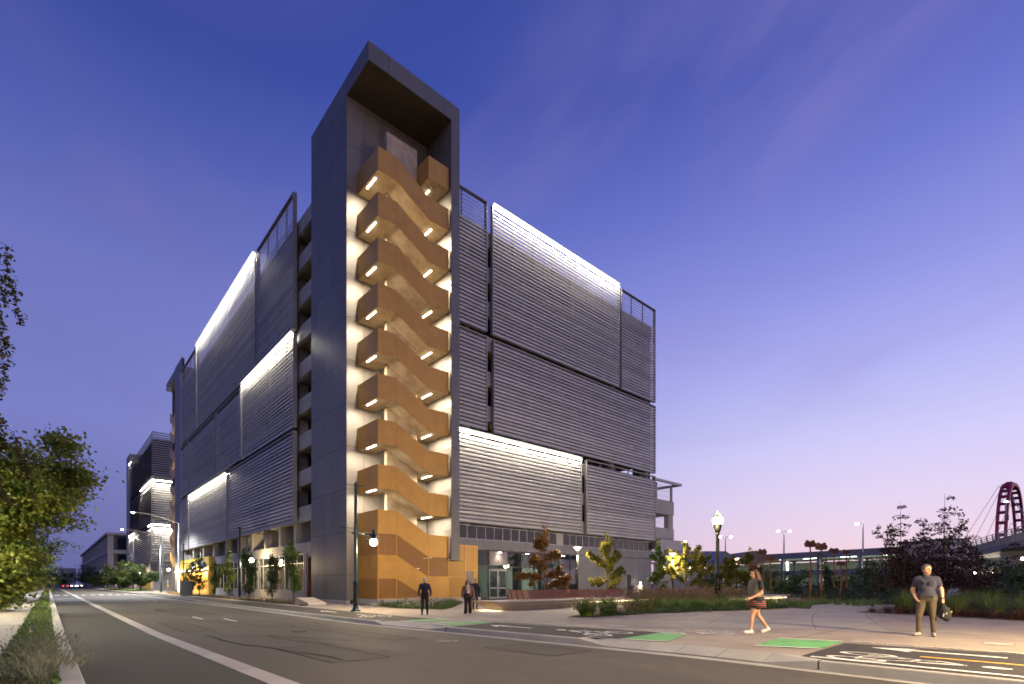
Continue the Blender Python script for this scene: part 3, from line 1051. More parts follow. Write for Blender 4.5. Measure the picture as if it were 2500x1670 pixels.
# window wall
ww = MB().box(PXF - .02, PXF + .08, 44.2, 75.9, .82, .90).box(PXF - .02, PXF + .08, 44.2, 75.9, 3.94, 4.03).box(PXF - .02, PXF + .08, 44.2, 75.9, 3.16, 3.24).build('window_wall', M['frame_g'], garage)
yy = 44.25
src = None
while yy < 75.8:
    MB().box(PXF - .025, PXF + .085, yy - .03, yy + .03, .90, 3.94).build('mullion', M['frame_g'], ww)
    if src is None:
        src = MB().box(PXF + .02, PXF + .035, yy + .035, yy + 1.54, 0.901, 3.159).build('pane', M['glass'], ww)
        sr2 = MB().box(PXF + .02, PXF + .035, yy + .035, yy + 1.54, 3.241, 3.939).build('pane', M['glass'], ww)
    else:
        inst(src, ww, WL[src.name] + Vector((0, yy - 44.25, 0)))
        inst(sr2, ww, WL[sr2.name] + Vector((0, yy - 44.25, 0)))
    yy += 1.585
MB().box(PXF + .4, 26, 43.8, 76, -.01, .02).build('lobby_floor', M['precast'], garage)
MB().box(PXF + .4, 26.4, 43.8, 76, 4.5, 4.9).build('lobby_ceiling', M['slab'], garage)
MB().box(21.2, 21.4, 43.8, 76, 0, 4.5).build('lobby_wall', mat('lobby_wall', (.33, .29, .22), .8, 0, .15, .4), garage)
for i, yy in enumerate((46.5, 52.5, 57.0, 63, 69)):
    MB().box(17.6, 18.1, yy, yy + .8, .02, 4.5).build('lobby_pier', M['precast'] if i % 2 else mat('maroon_pier', (.26, .06, .05), .7), garage)
for i, yy in enumerate((45.4, 50.2, 55.5, 60, 67)):
    q = MB().box(20.2, 20.3, yy, yy + 1.1, 2.2, 3.2 if i % 2 else 3.0).build('lobby_sign', emit('lobby_sign', (1, .50, .22), .7), garage)
for yy in (48, 55, 62, 70):
    q = MB().box(18.6, 18.8, yy - .7, yy + .7, 4.40, 4.46).build('lobby_light', emit('lobby_light', (1, .80, .52), 6), garage)
    area('lobby_lamp', q, (19.0, yy, 4.3), 1.0, 480, (1, .78, .5), (0, 0, -1))
# recessed doorway next to the tower
dr = MB().box(PXF + .7, PXF + .8, TY1, 43.8, 0, 3.62).build('doorway', M['frame_b'], garage)
MB().box(PXF + .64, PXF + .69, 42.55, 43.0, .4, 2.1).build('lit_poster', emit('lit_poster', (1, .42, .16), .9), dr)
MB().box(PXF + .64, PXF + .69, 42.55, 43.0, 2.2, 2.7).build('lit_poster', emit('lit_poster_red', (1, .35, .18), .5), dr)
MB().box(PXF, PXF + .9, 43.4, 43.5, 0, 3.6).build('door_jamb', mat('brown_jamb', (.10, .05, .025), .6), dr)

# ---- yellow entrance portal
portal = thing('entrance_portal', 'yellow boxed entrance portal with lit canopy on the street front', 'portal', (15.6, 83, 0))
YA, YB = 76.1, 95.6
PO = 15.5
MB().box(PO, PXF - .01, YA, YB, 3.1, 5.0).build('head_panel', M['yellow'], portal)
MB().box(PO, PXF - .01, YA, YA + .8, 0, 3.1).build('side_panel', M['yellow'], portal)
MB().box(PO, PXF - .01, YB - .8, YB, 0, 3.1).build('side_panel', M['yellow'], portal)
MB().box(PXF - .06, PXF - .02, YA + .8, YB - .8, 0, 3.1).build('back_panel', mat('amber_panel', (.62, .34, .06), .6), portal)
cn_ = MB().box(PO - 1.0, PO - .01, YA + 1, YB - 1.5, 3.12, 3.26).build('canopy', M['white'], portal)
MB().box(PO - 1.02, PO - 1.0, YA + 1, YB - 1.5, 3.13, 3.25).build('canopy_light', emit('canopy_light', (1, .93, .8), 6), cn_)
area('portal_lamp', portal, (PO + .25, (YA + YB) / 2, 3.05), .4, 900, (1, .66, .24), (0, 0, -1), sy=14)
for i, yy in enumerate((79, 81.4, 83.8, 86.2)):
    lm_ = MB()
    if i in (0, 2):
        lm_.box(PO - .06, PO - .01, yy, yy + 1.6, 3.75, 3.95).box(PO - .06, PO - .01, yy, yy + .35, 3.95, 4.6).box(PO - .06, PO - .01, yy + 1.25, yy + 1.6, 3.95, 4.6)
    else:
        lm_.box(PO - .06, PO - .01, yy, yy + .4, 3.75, 4.6).box(PO - .06, PO - .01, yy + .4, yy + 1.4, 4.4, 4.6)
    lm_.build('sign_letter', emit('blue_sign', (.10, .28, 1), 1.6), portal)

# ---- the older concrete wing behind the far right corner
wing = thing('concrete_wing', 'open concrete parking wing with wire mesh and planter beyond the louvred corner', 'parking garage', (58, 37, 0))
AX0, AX1, AYF, AYB = 55.6, 61.2, 36.2, 44
for z0, z1 in ((1.8, 2.6), (7.2, 8.6), (10.4, 12.2)):
    MB().box(AX0, AX1, AYF, AYF + .3, z0, z1).build('spandrel', M['precast'], wing)
    MB().box(AX1 - .3, AX1, AYF + .3, AYB, z0, z1).build('spandrel', M['precast'], wing)
    MB().box(AX0, AX1 - .3, AYF + .3, AYB, z0, z0 + .3).build('deck', M['slab'], wing)
for xx in (AX1 - 1.1,):
    MB().box(xx, AX1 - .05, AYF + .1, AYF + .8, 0, 10.4).build('column', M['precast'], wing)
for xx in (57.2, AX1 - .4):
    MB().box(xx, xx + .25, AYF + .1, AYF + .35, 12.2, 14.3).build('post', M['slat_d'], wing)
    MB().box(xx, xx + .25, AYB - .35, AYB - .1, 12.2, 14.3).build('post', M['slat_d'], wing)
MB().box(AX0, AX1 + 1.0, AYF - .6, AYF - .3, 14.3, 14.6).box(AX1 + .7, AX1 + 1, AYF - .3, AYB, 14.3, 14.6).box(AX0, AX1 + 1, AYB, AYB + .3, 14.3, 14.6).build('canopy_beam', M['slat_d'], wing)
ms = MB()
for i in range(22):
    xx = AX0 + .2 + i * .25
    ms.tube([(xx, AYF + .15, 2.6), (xx, AYF + .15, 7.2)], .012, 4).tube([(xx, AYF + .15, 8.6), (xx, AYF + .15, 10.4)], .012, 4).tube([(xx, AYF + .15, 12.2), (xx, AYF + .15, 14.3)], .012, 4)
for z in (3.2, 3.9, 4.6, 5.3, 6, 6.7, 9.2, 9.8, 12.8, 13.4, 14):
    ms.tube([(AX0, AYF + .15, z), (AX1, AYF + .15, z)], .012, 4)
ms.build('wire_mesh', M['steel'], wing)
MB().box(AX0, AX1 + .5, AYF - 1.0, AYF - .1, 5.7, 7.0).build('planter', M['slat_d'], wing)
MB().box(AX0, AX1 + .6, AYF - 1.0, AYF - .1, 3.9, 4.1).box(AX0, AX1 + .6, AYF - 1.0, AYF - .1, 4.7, 4.9).build('awning', M['slat_d'], wing)

# ------------------------------------------------------------------ corner stair tower
TT, SOF = 37.83, 36.60
BY = 35.49                     # back wall of the open stair
PIX = 22.70                    # inner face of the hanging pier
tower = thing('stair_tower', 'tall dark panelled corner stair tower with zigzag ochre stairs lit inside', 'stair tower', (19.7, 36, 0))
lw = MB().box(TX0 + .05, TX0 + .30, BY + .05, TY1 - .02, .0, TT - .02).build('side_wall', M['dark'], tower)
rows = [.28, 2.1] + [2.1 + FH * k for k in range(1, 12)] + [TT]
rows = [z for z in rows if z < TT - .5] + [TT]
for i in range(5):
    y0 = BY + (TY1 - BY) / 5 * i
    y1 = BY + (TY1 - BY) / 5 * (i + 1)
    for a, b in zip(rows[:-1], rows[1:]):
        MB().box(TX0, TX0 + .05, y0 + .010, y1 - .010, a + .012, b - .012).build('cladding_panel', M['panel'], lw)
MB().box(TX0 - .04, TX0 + .28, BY, TY1, 0, .27).build('plinth', M['precast'], tower)
# return edge of the side wall and the back wall of the stair
bw = MB().box(TX0 + .02, TX1 - .02, BY + .05, BY + .30, 3.0, TT - .02).build('back_wall', M['dark'], tower)
MB().box(TX0 + .02, TX0 + 2.2, BY + .05, BY + .30, .0, 3.0).build('back_wall', M['dark'], tower)
xs_ = [TX0, 17.25, 18.6, 19.95, 21.3, PIX]
for a, b in zip(xs_[:-1], xs_[1:]):
    for c, d in zip(rows[:-1], rows[1:]):
        dd = min(d, SOF)
        if c < SOF:
            MB().box(a + (.010 if a > TX0 else 0), b - .010, BY, BY + .05, c + .012, dd - .012).build('inner_panel', M['inner'], bw)
# hanging pier
pier = MB().box(PIX + .05, TX1 - .04, TY0 + .05, BY - .01, 3.25, TT - .03).build('pier', M['dark'], tower)
pz = [3.22] + [SOF - FH * k for k in range(10, -1, -1)]
for a, b in zip(pz[:-1], pz[1:]):
    MB().box(PIX, TX1, TY0, TY0 + .05, a + .012, b - .012).build('cladding_panel', M['panel'], pier)
    for y0, y1 in ((TY0 + .05, 33.2), (33.2, 34.35), (34.35, BY)):
        MB().box(PIX, PIX + .05, y0 + .008, y1 - .008, a + .012, b - .012).build('inner_panel', M['inner'], pier)
MB().box(TX1 - .04, TX1, TY0 + .05, BY + .3, 3.22, SOF - .01).build('outer_panel', M['panel'], pier)
# roof box with its fascia panels and soffit
roof = MB().box(TX0 + .05, TX1 - .05, TY0 + .05, TY1 - .03, SOF + .06, TT - .02).build('roof', M['dark'], tower)
for i in range(5):
    x0 = TX0 + (TX1 - TX0) * i / 5
    x1 = TX0 + (TX1 - TX0) * (i + 1) / 5
    MB().box(x0 + (.01 if i else 0), x1 - .01, TY0, TY0 + .05, SOF, TT).build('fascia_panel', M['panel'], roof)
for i in range(3):
    y0 = TY0 + .05 + (BY - TY0 - .05) * i / 3
    y1 = TY0 + .05 + (BY - TY0 - .05) * (i + 1) / 3
    MB().box(TX0, TX0 + .05, y0 + .008, y1 - .008, SOF, TT).build('fascia_panel', M['panel'], roof)
sof_m = mat('bronze_soffit', (.085, .065, .045), .45, .2, .1, 1)
for i in range(5):
    x0 = TX0 + .05 + (PIX - TX0 - .05) * i / 5
    x1 = TX0 + .05 + (PIX - TX0 - .05) * (i + 1) / 5
    MB().box(x0 + .008, x1 - .008, TY0 + .06, BY - .01, SOF + .01, SOF + .06).build('soffit_panel', sof_m, roof)
MB().box(TX0, TX1, TY0, TY1, TT, TT + .04).build('coping', M['panel'], roof)
# spine wall between the flights
MB().box(18.26, 20.80, 33.90, 34.22, .4, 34.3).build('spine_wall', M['cip'], tower)
# stairs
XL0, XL1, XR0, XR1 = 16.77, 18.20, 20.84, 22.62
YFp, YBk = 32.36, BY - .02
PH, DROP = 1.64, 1.50
tiers = [6.57 + FH * k for k in range(-1, 9)]
def parapets(L, mt):
    r = L - DROP
    P = tower
    MB().box(XL0, XL0 + .05, YFp + .052, YBk, L - PH, L).build('parapet_side', mt, P)
    MB().box(XL0, XL1 - .006, YFp, YFp + .05, L - PH, L).build('parapet', mt, P)
    MB().prism([(XL1 + .006, YFp, L), (XR0 - .006, YFp, r), (XR0 - .006, YFp, r - PH), (XL1 + .006, YFp, L - PH)], (0, .05, 0)).build('parapet', mt, P)
    MB().box(XR0 + .006, XR1, YFp, YFp + .05, r - PH, r).build('parapet', mt, P)
def cap(L, m_):
    pass
for i, L in enumerate(tiers):
    r = L - DROP
    parapets(L, M['orange'])
    so = .05
    MB().box(XL0 + .06, XL1, YFp + .06, YBk, L - PH + so, L - PH + so + .28).build('landing', M['cip'], tower)
    if r - PH > .1:
        MB().box(XR0, PIX - .02, YFp + .06, YBk, r - PH + so, r - PH + so + .28).build('landing', M['cip'], tower)
        fl = MB()
        fl.prism([(XL1, YFp + .06, L - PH + so), (XL1, YFp + .06, L - PH + so + .28), (XR0, YFp + .06, r - PH + so + .28), (XR0, YFp + .06, r - PH + so)], (0, 1.42, 0))
        fo = fl.build('flight', M['cip'], tower)
        st = MB()
        for k in range(9):
            xx = XL1 + (XR0 - XL1) * k / 9
            zz = L - PH + so + .28 - DROP * (k + 1) / 9
            st.box(xx, xx + (XR0 - XL1) / 9, YFp + .08, YFp + 1.40, zz, zz + DROP / 9 + .06)
        st.build('treads', M['cip'], fo)
    if i > 0:
        Lb = tiers[i - 1]
        MB().prism([(XR0, 34.24, r - PH + so), (XR0, 34.24, r - PH + so + .28), (XL1, 34.24, Lb - PH + so + .28), (XL1, 34.24, Lb - PH + so)], (0, YBk - 34.24, 0)).build('flight', M['cip'], tower)
    # tube lights under the landings
    def tube_light(x, z):
        q = MB().box(x - .07, x + .07, 33.08, 34.42, z - .05, z - .002).build('tube_fitting', M['white'], tower)
        MB().box(x - .055, x + .055, 33.10, 34.40, z - .09, z - .051).build('tube', M['tube'], q)
        return area('tube_lamp', q, (x, 33.75, z - .10), .14, 132, (1, .83, .60), (0, 0, -1), sy=1.3)
    if i > 0:
        tube_light(16.98, L - PH + so)
    if r - PH > 2:
        tube_light(21.55, r - PH + so)
# head of the stair: the last half landing
Lt = tiers[-1] + FH - DROP
MB().box(XR0, XR1, YFp, YFp + .05, Lt - PH, Lt).build('parapet', M['orange'], tower)
MB().box(XR0, XR0 + .05, YFp + .052, YBk, Lt - PH, Lt).build('parapet_side', M['orange'], tower)
MB().box(XR0 + .06, PIX - .02, YFp + .06, YBk, Lt - PH + .05, Lt - PH + .33).build('landing', M['cip'], tower)
MB().prism([(XR0, 34.24, Lt - PH + .05), (XR0, 34.24, Lt - PH + .33), (XL1, 34.24, tiers[-1] - PH + .33), (XL1, 34.24, tiers[-1] - PH + .05)], (0, YBk - 34.24, 0)).build('flight', M['cip'], tower)
q = MB().box(21.48, 21.62, 33.08, 34.42, Lt - PH, Lt - PH + .048).build('tube_fitting', M['white'], tower)
MB().box(21.495, 21.605, 33.4, 34.1, Lt - PH - .04, Lt - PH - .001).build('tube', M['tube'], q)
area('tube_lamp', q, (21.55, 33.75, Lt - PH - .05), .14, 34, (1, .80, .54), (0, 0, -1), sy=.8)
# perforated screens round the foot of the stair
EX = 25.4
L0_, Lm = tiers[1], tiers[0]
rb0, rbm = L0_ - DROP - PH, Lm - DROP - PH
scr = MB().box(XL0 - .03, XL0 + .03, YFp - .03, YFp + .03, .42, L0_ - PH).build('screen_post', M['orange'], tower)
for xx in (XL1, XR0, XR1 + .02, 24.22, 25.1, EX):
    top = 3.2 if xx < TX1 else 4.45
    if xx in (XL1, XR0):
        top = (L0_ - PH) if xx == XL1 else rb0
    MB().box(xx - .035, xx + .035, YFp - .005, YFp + .055, .42, top).build('screen_post', M['orange'], scr)
MB().prism([(XL0 + .04, YFp + .02, Lm + .002), (XL1 - .04, YFp + .02, Lm + .002), (XL1 - .04, YFp + .02, L0_ - PH - .002), (XL0 + .04, YFp + .02, L0_ - PH - .002)], (0, .012, 0)).build('mesh_infill', M['orange_p2'], scr)
MB().prism([(XL1 + .04, YFp + .02, Lm - .02), (XR0 - .04, YFp + .02, Lm - DROP + .02), (XR0 - .04, YFp + .02, rb0 - .002), (XL1 + .04, YFp + .02, L0_ - PH - .03)], (0, .012, 0)).build('mesh_infill', M['orange_p2'], scr)
MB().prism([(XL0 + .04, YFp + .02, .42), (XL1 - .04, YFp + .02, .42), (XL1 - .04, YFp + .02, Lm - PH), (XL0 + .04, YFp + .02, Lm - PH)], (0, .012, 0)).build('mesh_infill', M['orange_p2'], scr)
MB().prism([(XL1 + .04, YFp + .02, .42), (XR0 - .2, YFp + .02, .42), (XL1 + .04, YFp + .02, Lm - PH - .02)], (0, .012, 0)).build('mesh_infill', M['orange_p2'], scr)
MB().box(XR0 + .04, XR1, YFp + .02, YFp + .032, Lm - DROP + .002, rb0 - .002).build('mesh_infill', M['orange_p2'], scr)
MB().box(XL0, XR0, YFp - .01, YFp + .05, .40, .47).build('screen_rail', M['orange'], scr)
MB().box(XR0, EX, YFp - .008, YFp + .052, .40, .47).build('screen_rail', M['orange'], scr)
MB().box(XR0 + .04, 24.18, YFp - .008, YFp + .052, Lm - DROP - .02, Lm - DROP + .05).build('screen_rail', M['orange'], scr)
MB().box(XR1 + .06, 24.18, YFp + .02, YFp + .032, .48, 1.93).build('mesh_infill', M['orange_p'], scr)
MB().box(XR1 + .06, 24.18, YFp + .02, YFp + .032, 2.02, 3.18).build('mesh_infill', M['orange_p'], scr)
MB().box(TX1 + .01, 24.18, YFp + .02, YFp + .032, 3.2, 4.40).build('mesh_infill', M['orange_p'], scr)
MB().box(24.26, 25.06, YFp + .02, YFp + .032, 2.60, 4.40).build('mesh_infill', M['orange_p'], scr)
MB().box(25.14, EX - .04, YFp + .02, YFp + .032, .48, 4.40).build('mesh_infill', M['orange_p'], scr)
MB().box(24.18, EX, YFp - .006, YFp + .05, 2.5, 2.58).box(TX1 + .01, EX, YFp - .006, YFp + .05, 4.40, 4.47).build('screen_rail', M['orange'], scr)
MB().box(24.30, 25.02, YFp + .01, YFp + .04, .3, 2.46).build('gate', mat('gate_steel', (.16, .14, .13), .5, .3), scr)
MB().box(EX - .03, EX, YFp + .06, BY + .3, .42, 4.45).build('mesh_return', M['orange_p'], scr)
MB().box(XL0 + .01, XL0 + .022, YFp + .06, YBk, Lm + .002, L0_ - PH - .002).build('mesh_infill', M['orange_p'], scr)
MB().box(XL0 + .01, XL0 + .022, YFp + .06, YBk, .42, Lm - PH - .002).build('mesh_infill', M['orange_p'], scr)
MB().box(XL0 - .14, EX + .2, YFp - .16, BY, 0, .40).build('stair_plinth', M['precast'], tower, bevel=.015)
MB().box(TX0 + .1, 18.4, YFp - .65, YFp - .17, 0, .17).build('stair_step', M['precast'], tower, bevel=.015)
# two lamps that light the foot of the stair from inside
q = MB().box(21.3, 21.5, 34.6, 35.2, 2.6, 2.66).build('tube_fitting', M['tube'], tower)
area('foot_lamp', q, (21.4, 34.0, 2.55), .4, 60, (1, .72, .42), (0, 0, -1))

# ------------------------------------------------------------------ second stair tower and second garage, down the street
tw2 = thing('stair_tower', 'farther grey stair tower with small ochre zigzag stairs at the end of the louvred garage', 'stair tower', (19.7, 104, 0))
Ya, Yb, Yc = 96.45, 103.0, 111.4
w2 = MB().box(TX0 + .05, TX0 + .3, Ya, Yb, 0, 37.5).build('side_wall', M['dark'], tw2)
for i in range(3):
    y0 = Ya + (Yb - Ya) * i / 3; y1 = Ya + (Yb - Ya) * (i + 1) / 3
    for a, b in zip(rows[:-1], rows[1:]):
        MB().box(TX0, TX0 + .05, y0 + .02, y1 - .02, a + .02, b - .02).build('cladding_panel', M['panel2'], w2)
MB().box(TX0, 23.4, Yb, Yc, 36.3, 37.6).build('roof', M['panel'], tw2)
MB().box(22.6, 23.4, Ya, Yc, 0, 36.3).build('inner_wall', M['panel'], tw2)
MB().box(TX0 + .3, 22.6, Ya + .1, Ya + .4, 0, 36.3).build('back_wall', M['inner'], tw2)
MB().box(TX0 + .8, 22.6, Yc - .9, Yc - .5, 0, 36.3).build('pier', M['panel2'], tw2)
for i, L in enumerate(tiers[1:]):
    r = L - DROP
    MB().prism([(TX0 + .4, Yb + .1, L - .9), (TX0 + .4, Yb + .1, L + .7), (TX0 + .4, (Yb + Yc) / 2 - .3, r + .7), (TX0 + .4, Yc - 1, L + .7), (TX0 + .4, Yc - 1, L - .9), (TX0 + .4, (Yb + Yc) / 2 - .3, r - .9)], (.06, 0, 0)).build('parapet', M['orange'], tw2)
    MB().box(TX0 + .5, 21, Yb + .1, Yc - 1, L - .95, L - .75).build('landing', M['cip'], tw2)
    if i % 2 == 0 or i < 4:
        area('tube_lamp', tw2, (TX0 + 1.6, Yb + 3.5, L - 1.1), .3, 130, (1, .74, .42), (0, 0, -1), sy=2)

g2 = thing('parking_garage', 'farther louvred parking garage across the side street, seen past the second stair tower', 'parking garage', (30, 150, 0))
HX, HY, HY2 = 16.6, 134.5, 178
MB().box(HX + .5, 50, HY + .5, HY2, 6.0, 33).build('body', M['dark'], g2)
MB().box(HX + .3, 50, HY + .3, HY2, 0, 6.0).build('podium', M['precast'], g2)
MB().box(HX + .1, HX + 7, HY2 - 2, HY2 + 6, 0, 37.2).build('stair_tower_wall', M['panel'], g2)
for i in range(9):
    yy = HY + 3 + i * 4.6
    MB().box(HX + .28, HX + .4, yy, yy + 3.4, 4.5, 6.2).build('opening', M['dark'], g2)
def far_screen(face, a0, a1, z0, z1, lit, end='ab'):
    s = MB()
    k = int((z1 - z0) / .5)
    for i in range(k):
        z = z0 + i * .5
        if face == 'y':
            s.prism([(HX, a0, z), (HX + .35, a0, z + .34), (HX + .35, a0, z + .38), (HX, a0, z + .04)], (0, a1 - a0, 0))
        else:
            s.prism([(a0, HY, z), (a0, HY + .35, z + .34), (a0, HY + .35, z + .38), (a0, HY, z + .04)], (a1 - a0, 0, 0))
    p = s.build('louver_panel', M['slat'], g2, kind='stuff')
    if lit:
        if face == 'y':
            MB().box(HX - .05, HX + .1, a0, a1, z1 + .1, z1 + .3).build('light_strip', M['led'], p)
            o = area('strip_lamp', p, (HX - .3, (a0 + a1) / 2, z1 + .3), .06, 150 * (a1 - a0), (1, .9, .72), (0, 0, -1), sy=a1 - a0)
            MB().box(HX - .1, HX, a0 - .25, a0, z0, z1).build('panel_edge', M['slat'], p)
        else:
            MB().box(a0, a1, HY - .05, HY + .1, z1 + .1, z1 + .3).build('light_strip', M['led'], p)
            o = area('strip_lamp', p, ((a0 + a1) / 2, HY - .3, z1 + .3), a1 - a0, 150 * (a1 - a0), (1, .9, .72), (0, 0, -1), sy=.06)
    return p
far_screen('y', HY, 176, 24.5, 34.5, False)
far_screen('x', HX, 50, 24.5, 34.5, False)
far_screen('y', HY, 153, 14.8, 23.6, True)
far_screen('x', HX, 50, 14.8, 23.6, True)
far_screen('y', 154, 176, 14.8, 24, False)
far_screen('y', HY, 140, 6.2, 14.0, True)
far_screen('x', HX, 50, 6.2, 14.0, True)
far_screen('y', 141, 165, 6.2, 14.2, False)
far_screen('y', 166, 177, 6.2, 14.2, True)
far_screen('y', 172, 177, 25.0, 34.0, True)
ch = MB().prism([(HX - .2, HY - .3, 4.2), (HX - .2, HY + 14, 3.4), (HX - .2, HY + 14, 3.8), (HX - .2, HY - .3, 5.8)], (1.2, 0, 0)).build('canopy', M['panel2'], g2)
MB().box(HX + .1, HX + .28, HY + 4, HY + 16, .3, 3.4).build('lit_window', emit('far_shop_window', (1, .62, .15), .35), g2)

# ------------------------------------------------------------------ street lamps
WARM = (1, .72, .38)
def street_lamp(label, loc, rz=0, power=440):
    t = thing('street_lamp', label, 'street lamp', loc, rz, 'teal street lamps along the kerb')
    b = MB()
    b.lathe([(.27, 0), (.27, .05), (.20, .09), (.16, .16), (.135, .3)], n=16)
    b.build('base', M['teal'], t, local=True, smooth=True)
    b = MB().lathe([(.135, .3), (.125, 1.45), (.15, 1.5), (.15, 1.56), (.10, 1.64), (.085, 1.7), (.075, 6.85), (.09, 6.88), (.05, 6.95)], n=14)
    b.build('pole', M['teal'], t, local=True, smooth=True)
    for z, l0, l1 in ((6.78, .62, .48), (4.46, .88, .22)):
        MB().tube([(-l0, 0, z), (l1, 0, z)], .018, 6).build('banner_arm', M['teal'], t, local=True)
    MB().tube([(-.25, 0, 4.22), (1.05, 0, 4.20)], .035, 8).tube([(-.2, 0, 4.16), (.9, 0, 4.14)], .02, 6).build('lamp_arm', M['teal'], t, local=True, smooth=True)
    h = MB().lathe([(.03, 4.50), (.07, 4.42), (.075, 4.25), (.13, 4.2), (.14, 4.08), (.17, 4.02), (.42, 3.94), (.42, 3.92), (.15, 3.93)], (1.05, 0, 0), 18).build('lamp_shade', M['teal'], t, local=True, smooth=True)
    MB().lathe([(.13, 3.92), (.19, 3.82), (.20, 3.72), (.15, 3.61), (.04, 3.56)], (1.05, 0, 0), 16).build('globe', M['lampglow'], h, local=True, smooth=True)
    point('street_lamp_light', t, (1.05, 0, 3.36), power, WARM, .12)
    return t
sl = street_lamp('tall teal lamp post with one round glowing globe in front of the stair tower', (12.31, 26.28, 0))
for lb, p, rz in (('teal lamp post standing among the columnar trees by the window wall', (13.7, 54.4, 0), 0),
              ('teal lamp post beside the yellow entrance portal', (13.8, 82.6, 0), 0),
              ('teal lamp post shining in front of the farther stair tower', (13.8, 101.5, 0), 0),
              ('teal lamp post before the farther garage, near the leafy bushes', (13.8, 139, 0), 0),
              ('small distant teal lamp post by the low glass block', (13.8, 168, 0), 0),
              ('most distant teal lamp post down the street', (13.8, 205, 0), 0),
              ('teal lamp post by the cycle track outside the picture, lighting the man', (12.5, -3.2, .2), 0)):
    c_ = copy_tree(sl, None, p, rz, lb)
    if p[1] < 0:                               # this lamp carries a stronger bulb
        for ch in c_.children:
            if ch.type == 'LIGHT':
                ch.data = ch.data.copy(); ch.data.energy *= 6.5

# unseen globe lamp, added to light the big tree from below
c_ = copy_tree(sl, None, (-2.75, 34.0, 0), math.pi, 'unseen teal lamp post added on the near pavement to light the big tree')
for ch in list(c_.children):
    if ch.type == 'LIGHT':
        bpy.data.objects.remove(ch)
point('street_lamp_light', c_, (1.05, 0, 3.3), 620, (1, .90, .58), .2)
def cobra(label, loc, rz, h, reach, rise, power, col, n_r=.11):
    t = thing('road_lamp', label, 'street lamp', loc, rz)
    MB().lathe([(.26, 0), (.26, .08), (n_r * 1.25, .1), (n_r, h * .5), (n_r * .8, h)], n=12).build('pole', M['steel'], t, local=True, smooth=True)
    pts = [(-reach * s, 0, h - .1 + rise * math.sin(s * math.pi / 2)) for s in [i / 8 for i in range(9)]]
    MB().tube(pts, [.07 - .03 * i / 8 for i in range(9)], 8).build('arm', M['steel'], t, local=True, smooth=True)
    x, _, z = pts[-1]
    hd = MB().box(x - .75, x + .05, -.16, .16, z - .06, z + .06).build('lamp_head', M['steel'], t, local=True, bevel=.04)
    MB().lathe([(.16, z - .061), (.20, z - .10), (.12, z - .16), (.02, z - .18)], (x - .4, 0, 0), 12).build('lens', M['lampcool'], hd, local=True, smooth=True)
    spot('road_lamp_light', t, (x - .4, 0, z - .3), power, col, 150, .4, .15)
    return t
p = gd(436, 76)
cobra('slim grey road lamp with a long curved arm beside the yellow portal', (p.x, p.y, 0), .15, 10.4, 5.2, 1.1, 5200, (.92, .95, 1))
p = gd(394, 96)
cobra('thick pale road lamp post at the side street corner', (p.x, p.y, 0), .15, 10.2, 5.6, 1.0, 5200, (.92, .95, 1), .28)
cobra('unseen road lamp added to light the front of the big tree', (-3.3, 30.5, 0), math.pi, 7.6, .7, .2, 1500, (1, .88, .60))  # added out of view to brighten the big tree from the front
cobra('road lamp half hidden under the big tree beside the fence', (-3.7, 47.0, 0), math.pi, 4.9, 2.0, .3, 1300, (1, .93, .72))
cobra('road lamp showing through a gap in the big tree', (-1.9, 84, 0), math.pi, 10.0, 2.6, .5, 2500, (.95, .97, 1))
cobra('road lamp on the near pavement outside the picture, lighting the road', (-1.6, -3.5, .2), math.pi, 9.0, 3.2, .5, 2900, (1, .76, .44))

# black post-top lamp in the grasses
ac = gp(1752, 1482)
al = thing('post_lamp', 'black fluted post lamp with bright lantern top among the grasses', 'street lamp', ac)
MB().lathe([(.46, 0), (.46, .16), (.40, .22), (.36, .42), (.24, .55), (.20, .62), (.20, .72)], n=18).build('base', M['black'], al, local=True, smooth=True)
MB().lathe([(.20, .72), (.155, 1.5), (.17, 1.9), (.19, 1.95), (.19, 2.02), (.12, 2.1), (.095, 4.35), (.12, 4.4), (.12, 4.46)], n=14).build('pole', M['black'], al, local=True, smooth=True)
MB().lathe([(.10, 4.46), (.18, 4.62), (.22, 4.8), (.24, 4.98), (.27, 5.0)], n=16).build('lantern_cup', M['black'], al, local=True, smooth=True)
MB().lathe([(.25, 5.0), (.285, 5.15), (.28, 5.34), (.26, 5.36)], n=16).build('lantern_glass', M['lampglow'], al, local=True, smooth=True)
MB().lathe([(.29, 5.365), (.27, 5.42), (.16, 5.58), (.08, 5.66), (.09, 5.70), (.03, 5.78)], n=16).build('lantern_cap', mat('lantern_cap', (.30, .31, .27), .5), al, local=True, smooth=True)
point('post_lamp_light', al, (.0, 0, 6.05), 120, WARM, .15)
point('post_lamp_light', al, (-.5, -.1, 4.9), 140, WARM, .15)

# flat topped plaza lamps
def plaza_lamp(label, px, ytop, h=4.2, lit=True):
    d = (h - 1.5) * FOCAL / (1424 - ytop)
    q = gd(px, d)
    t = thing('plaza_lamp', label, 'plaza lamp', (q.x, q.y, q.z), 0, 'flat topped plaza lamps')
    MB().tube([(0, 0, 0), (0, 0, h - .38)], [.075, .06], 10).build('pole', M['black'], t, local=True, smooth=True)
    MB().lathe([(.07, h - .38), (.09, h - .30), (.10, h - .28)], n=12).build('collar', M['black'], t, local=True)
    MB().lathe([(.06, h - .28), (.26, h - .06), (.27, h - .045)], n=16).build('diffuser', emit('plaza_glow', (1, .82, .60), 9) if lit else M['glass_d'], t, local=True, smooth=True)
    MB().lathe([(.42, h - .045), (.43, h - .02), (.40, h)], n=20).build('lamp_cap', M['black'], t, local=True)
    if lit:
        point('plaza_lamp_light', t, (0.0, 0, h - .62), 620, (1, .80, .46), .3)
    return t
plaza_lamp('flat topped plaza lamp rising behind the timber bench back', 1410, 1335)
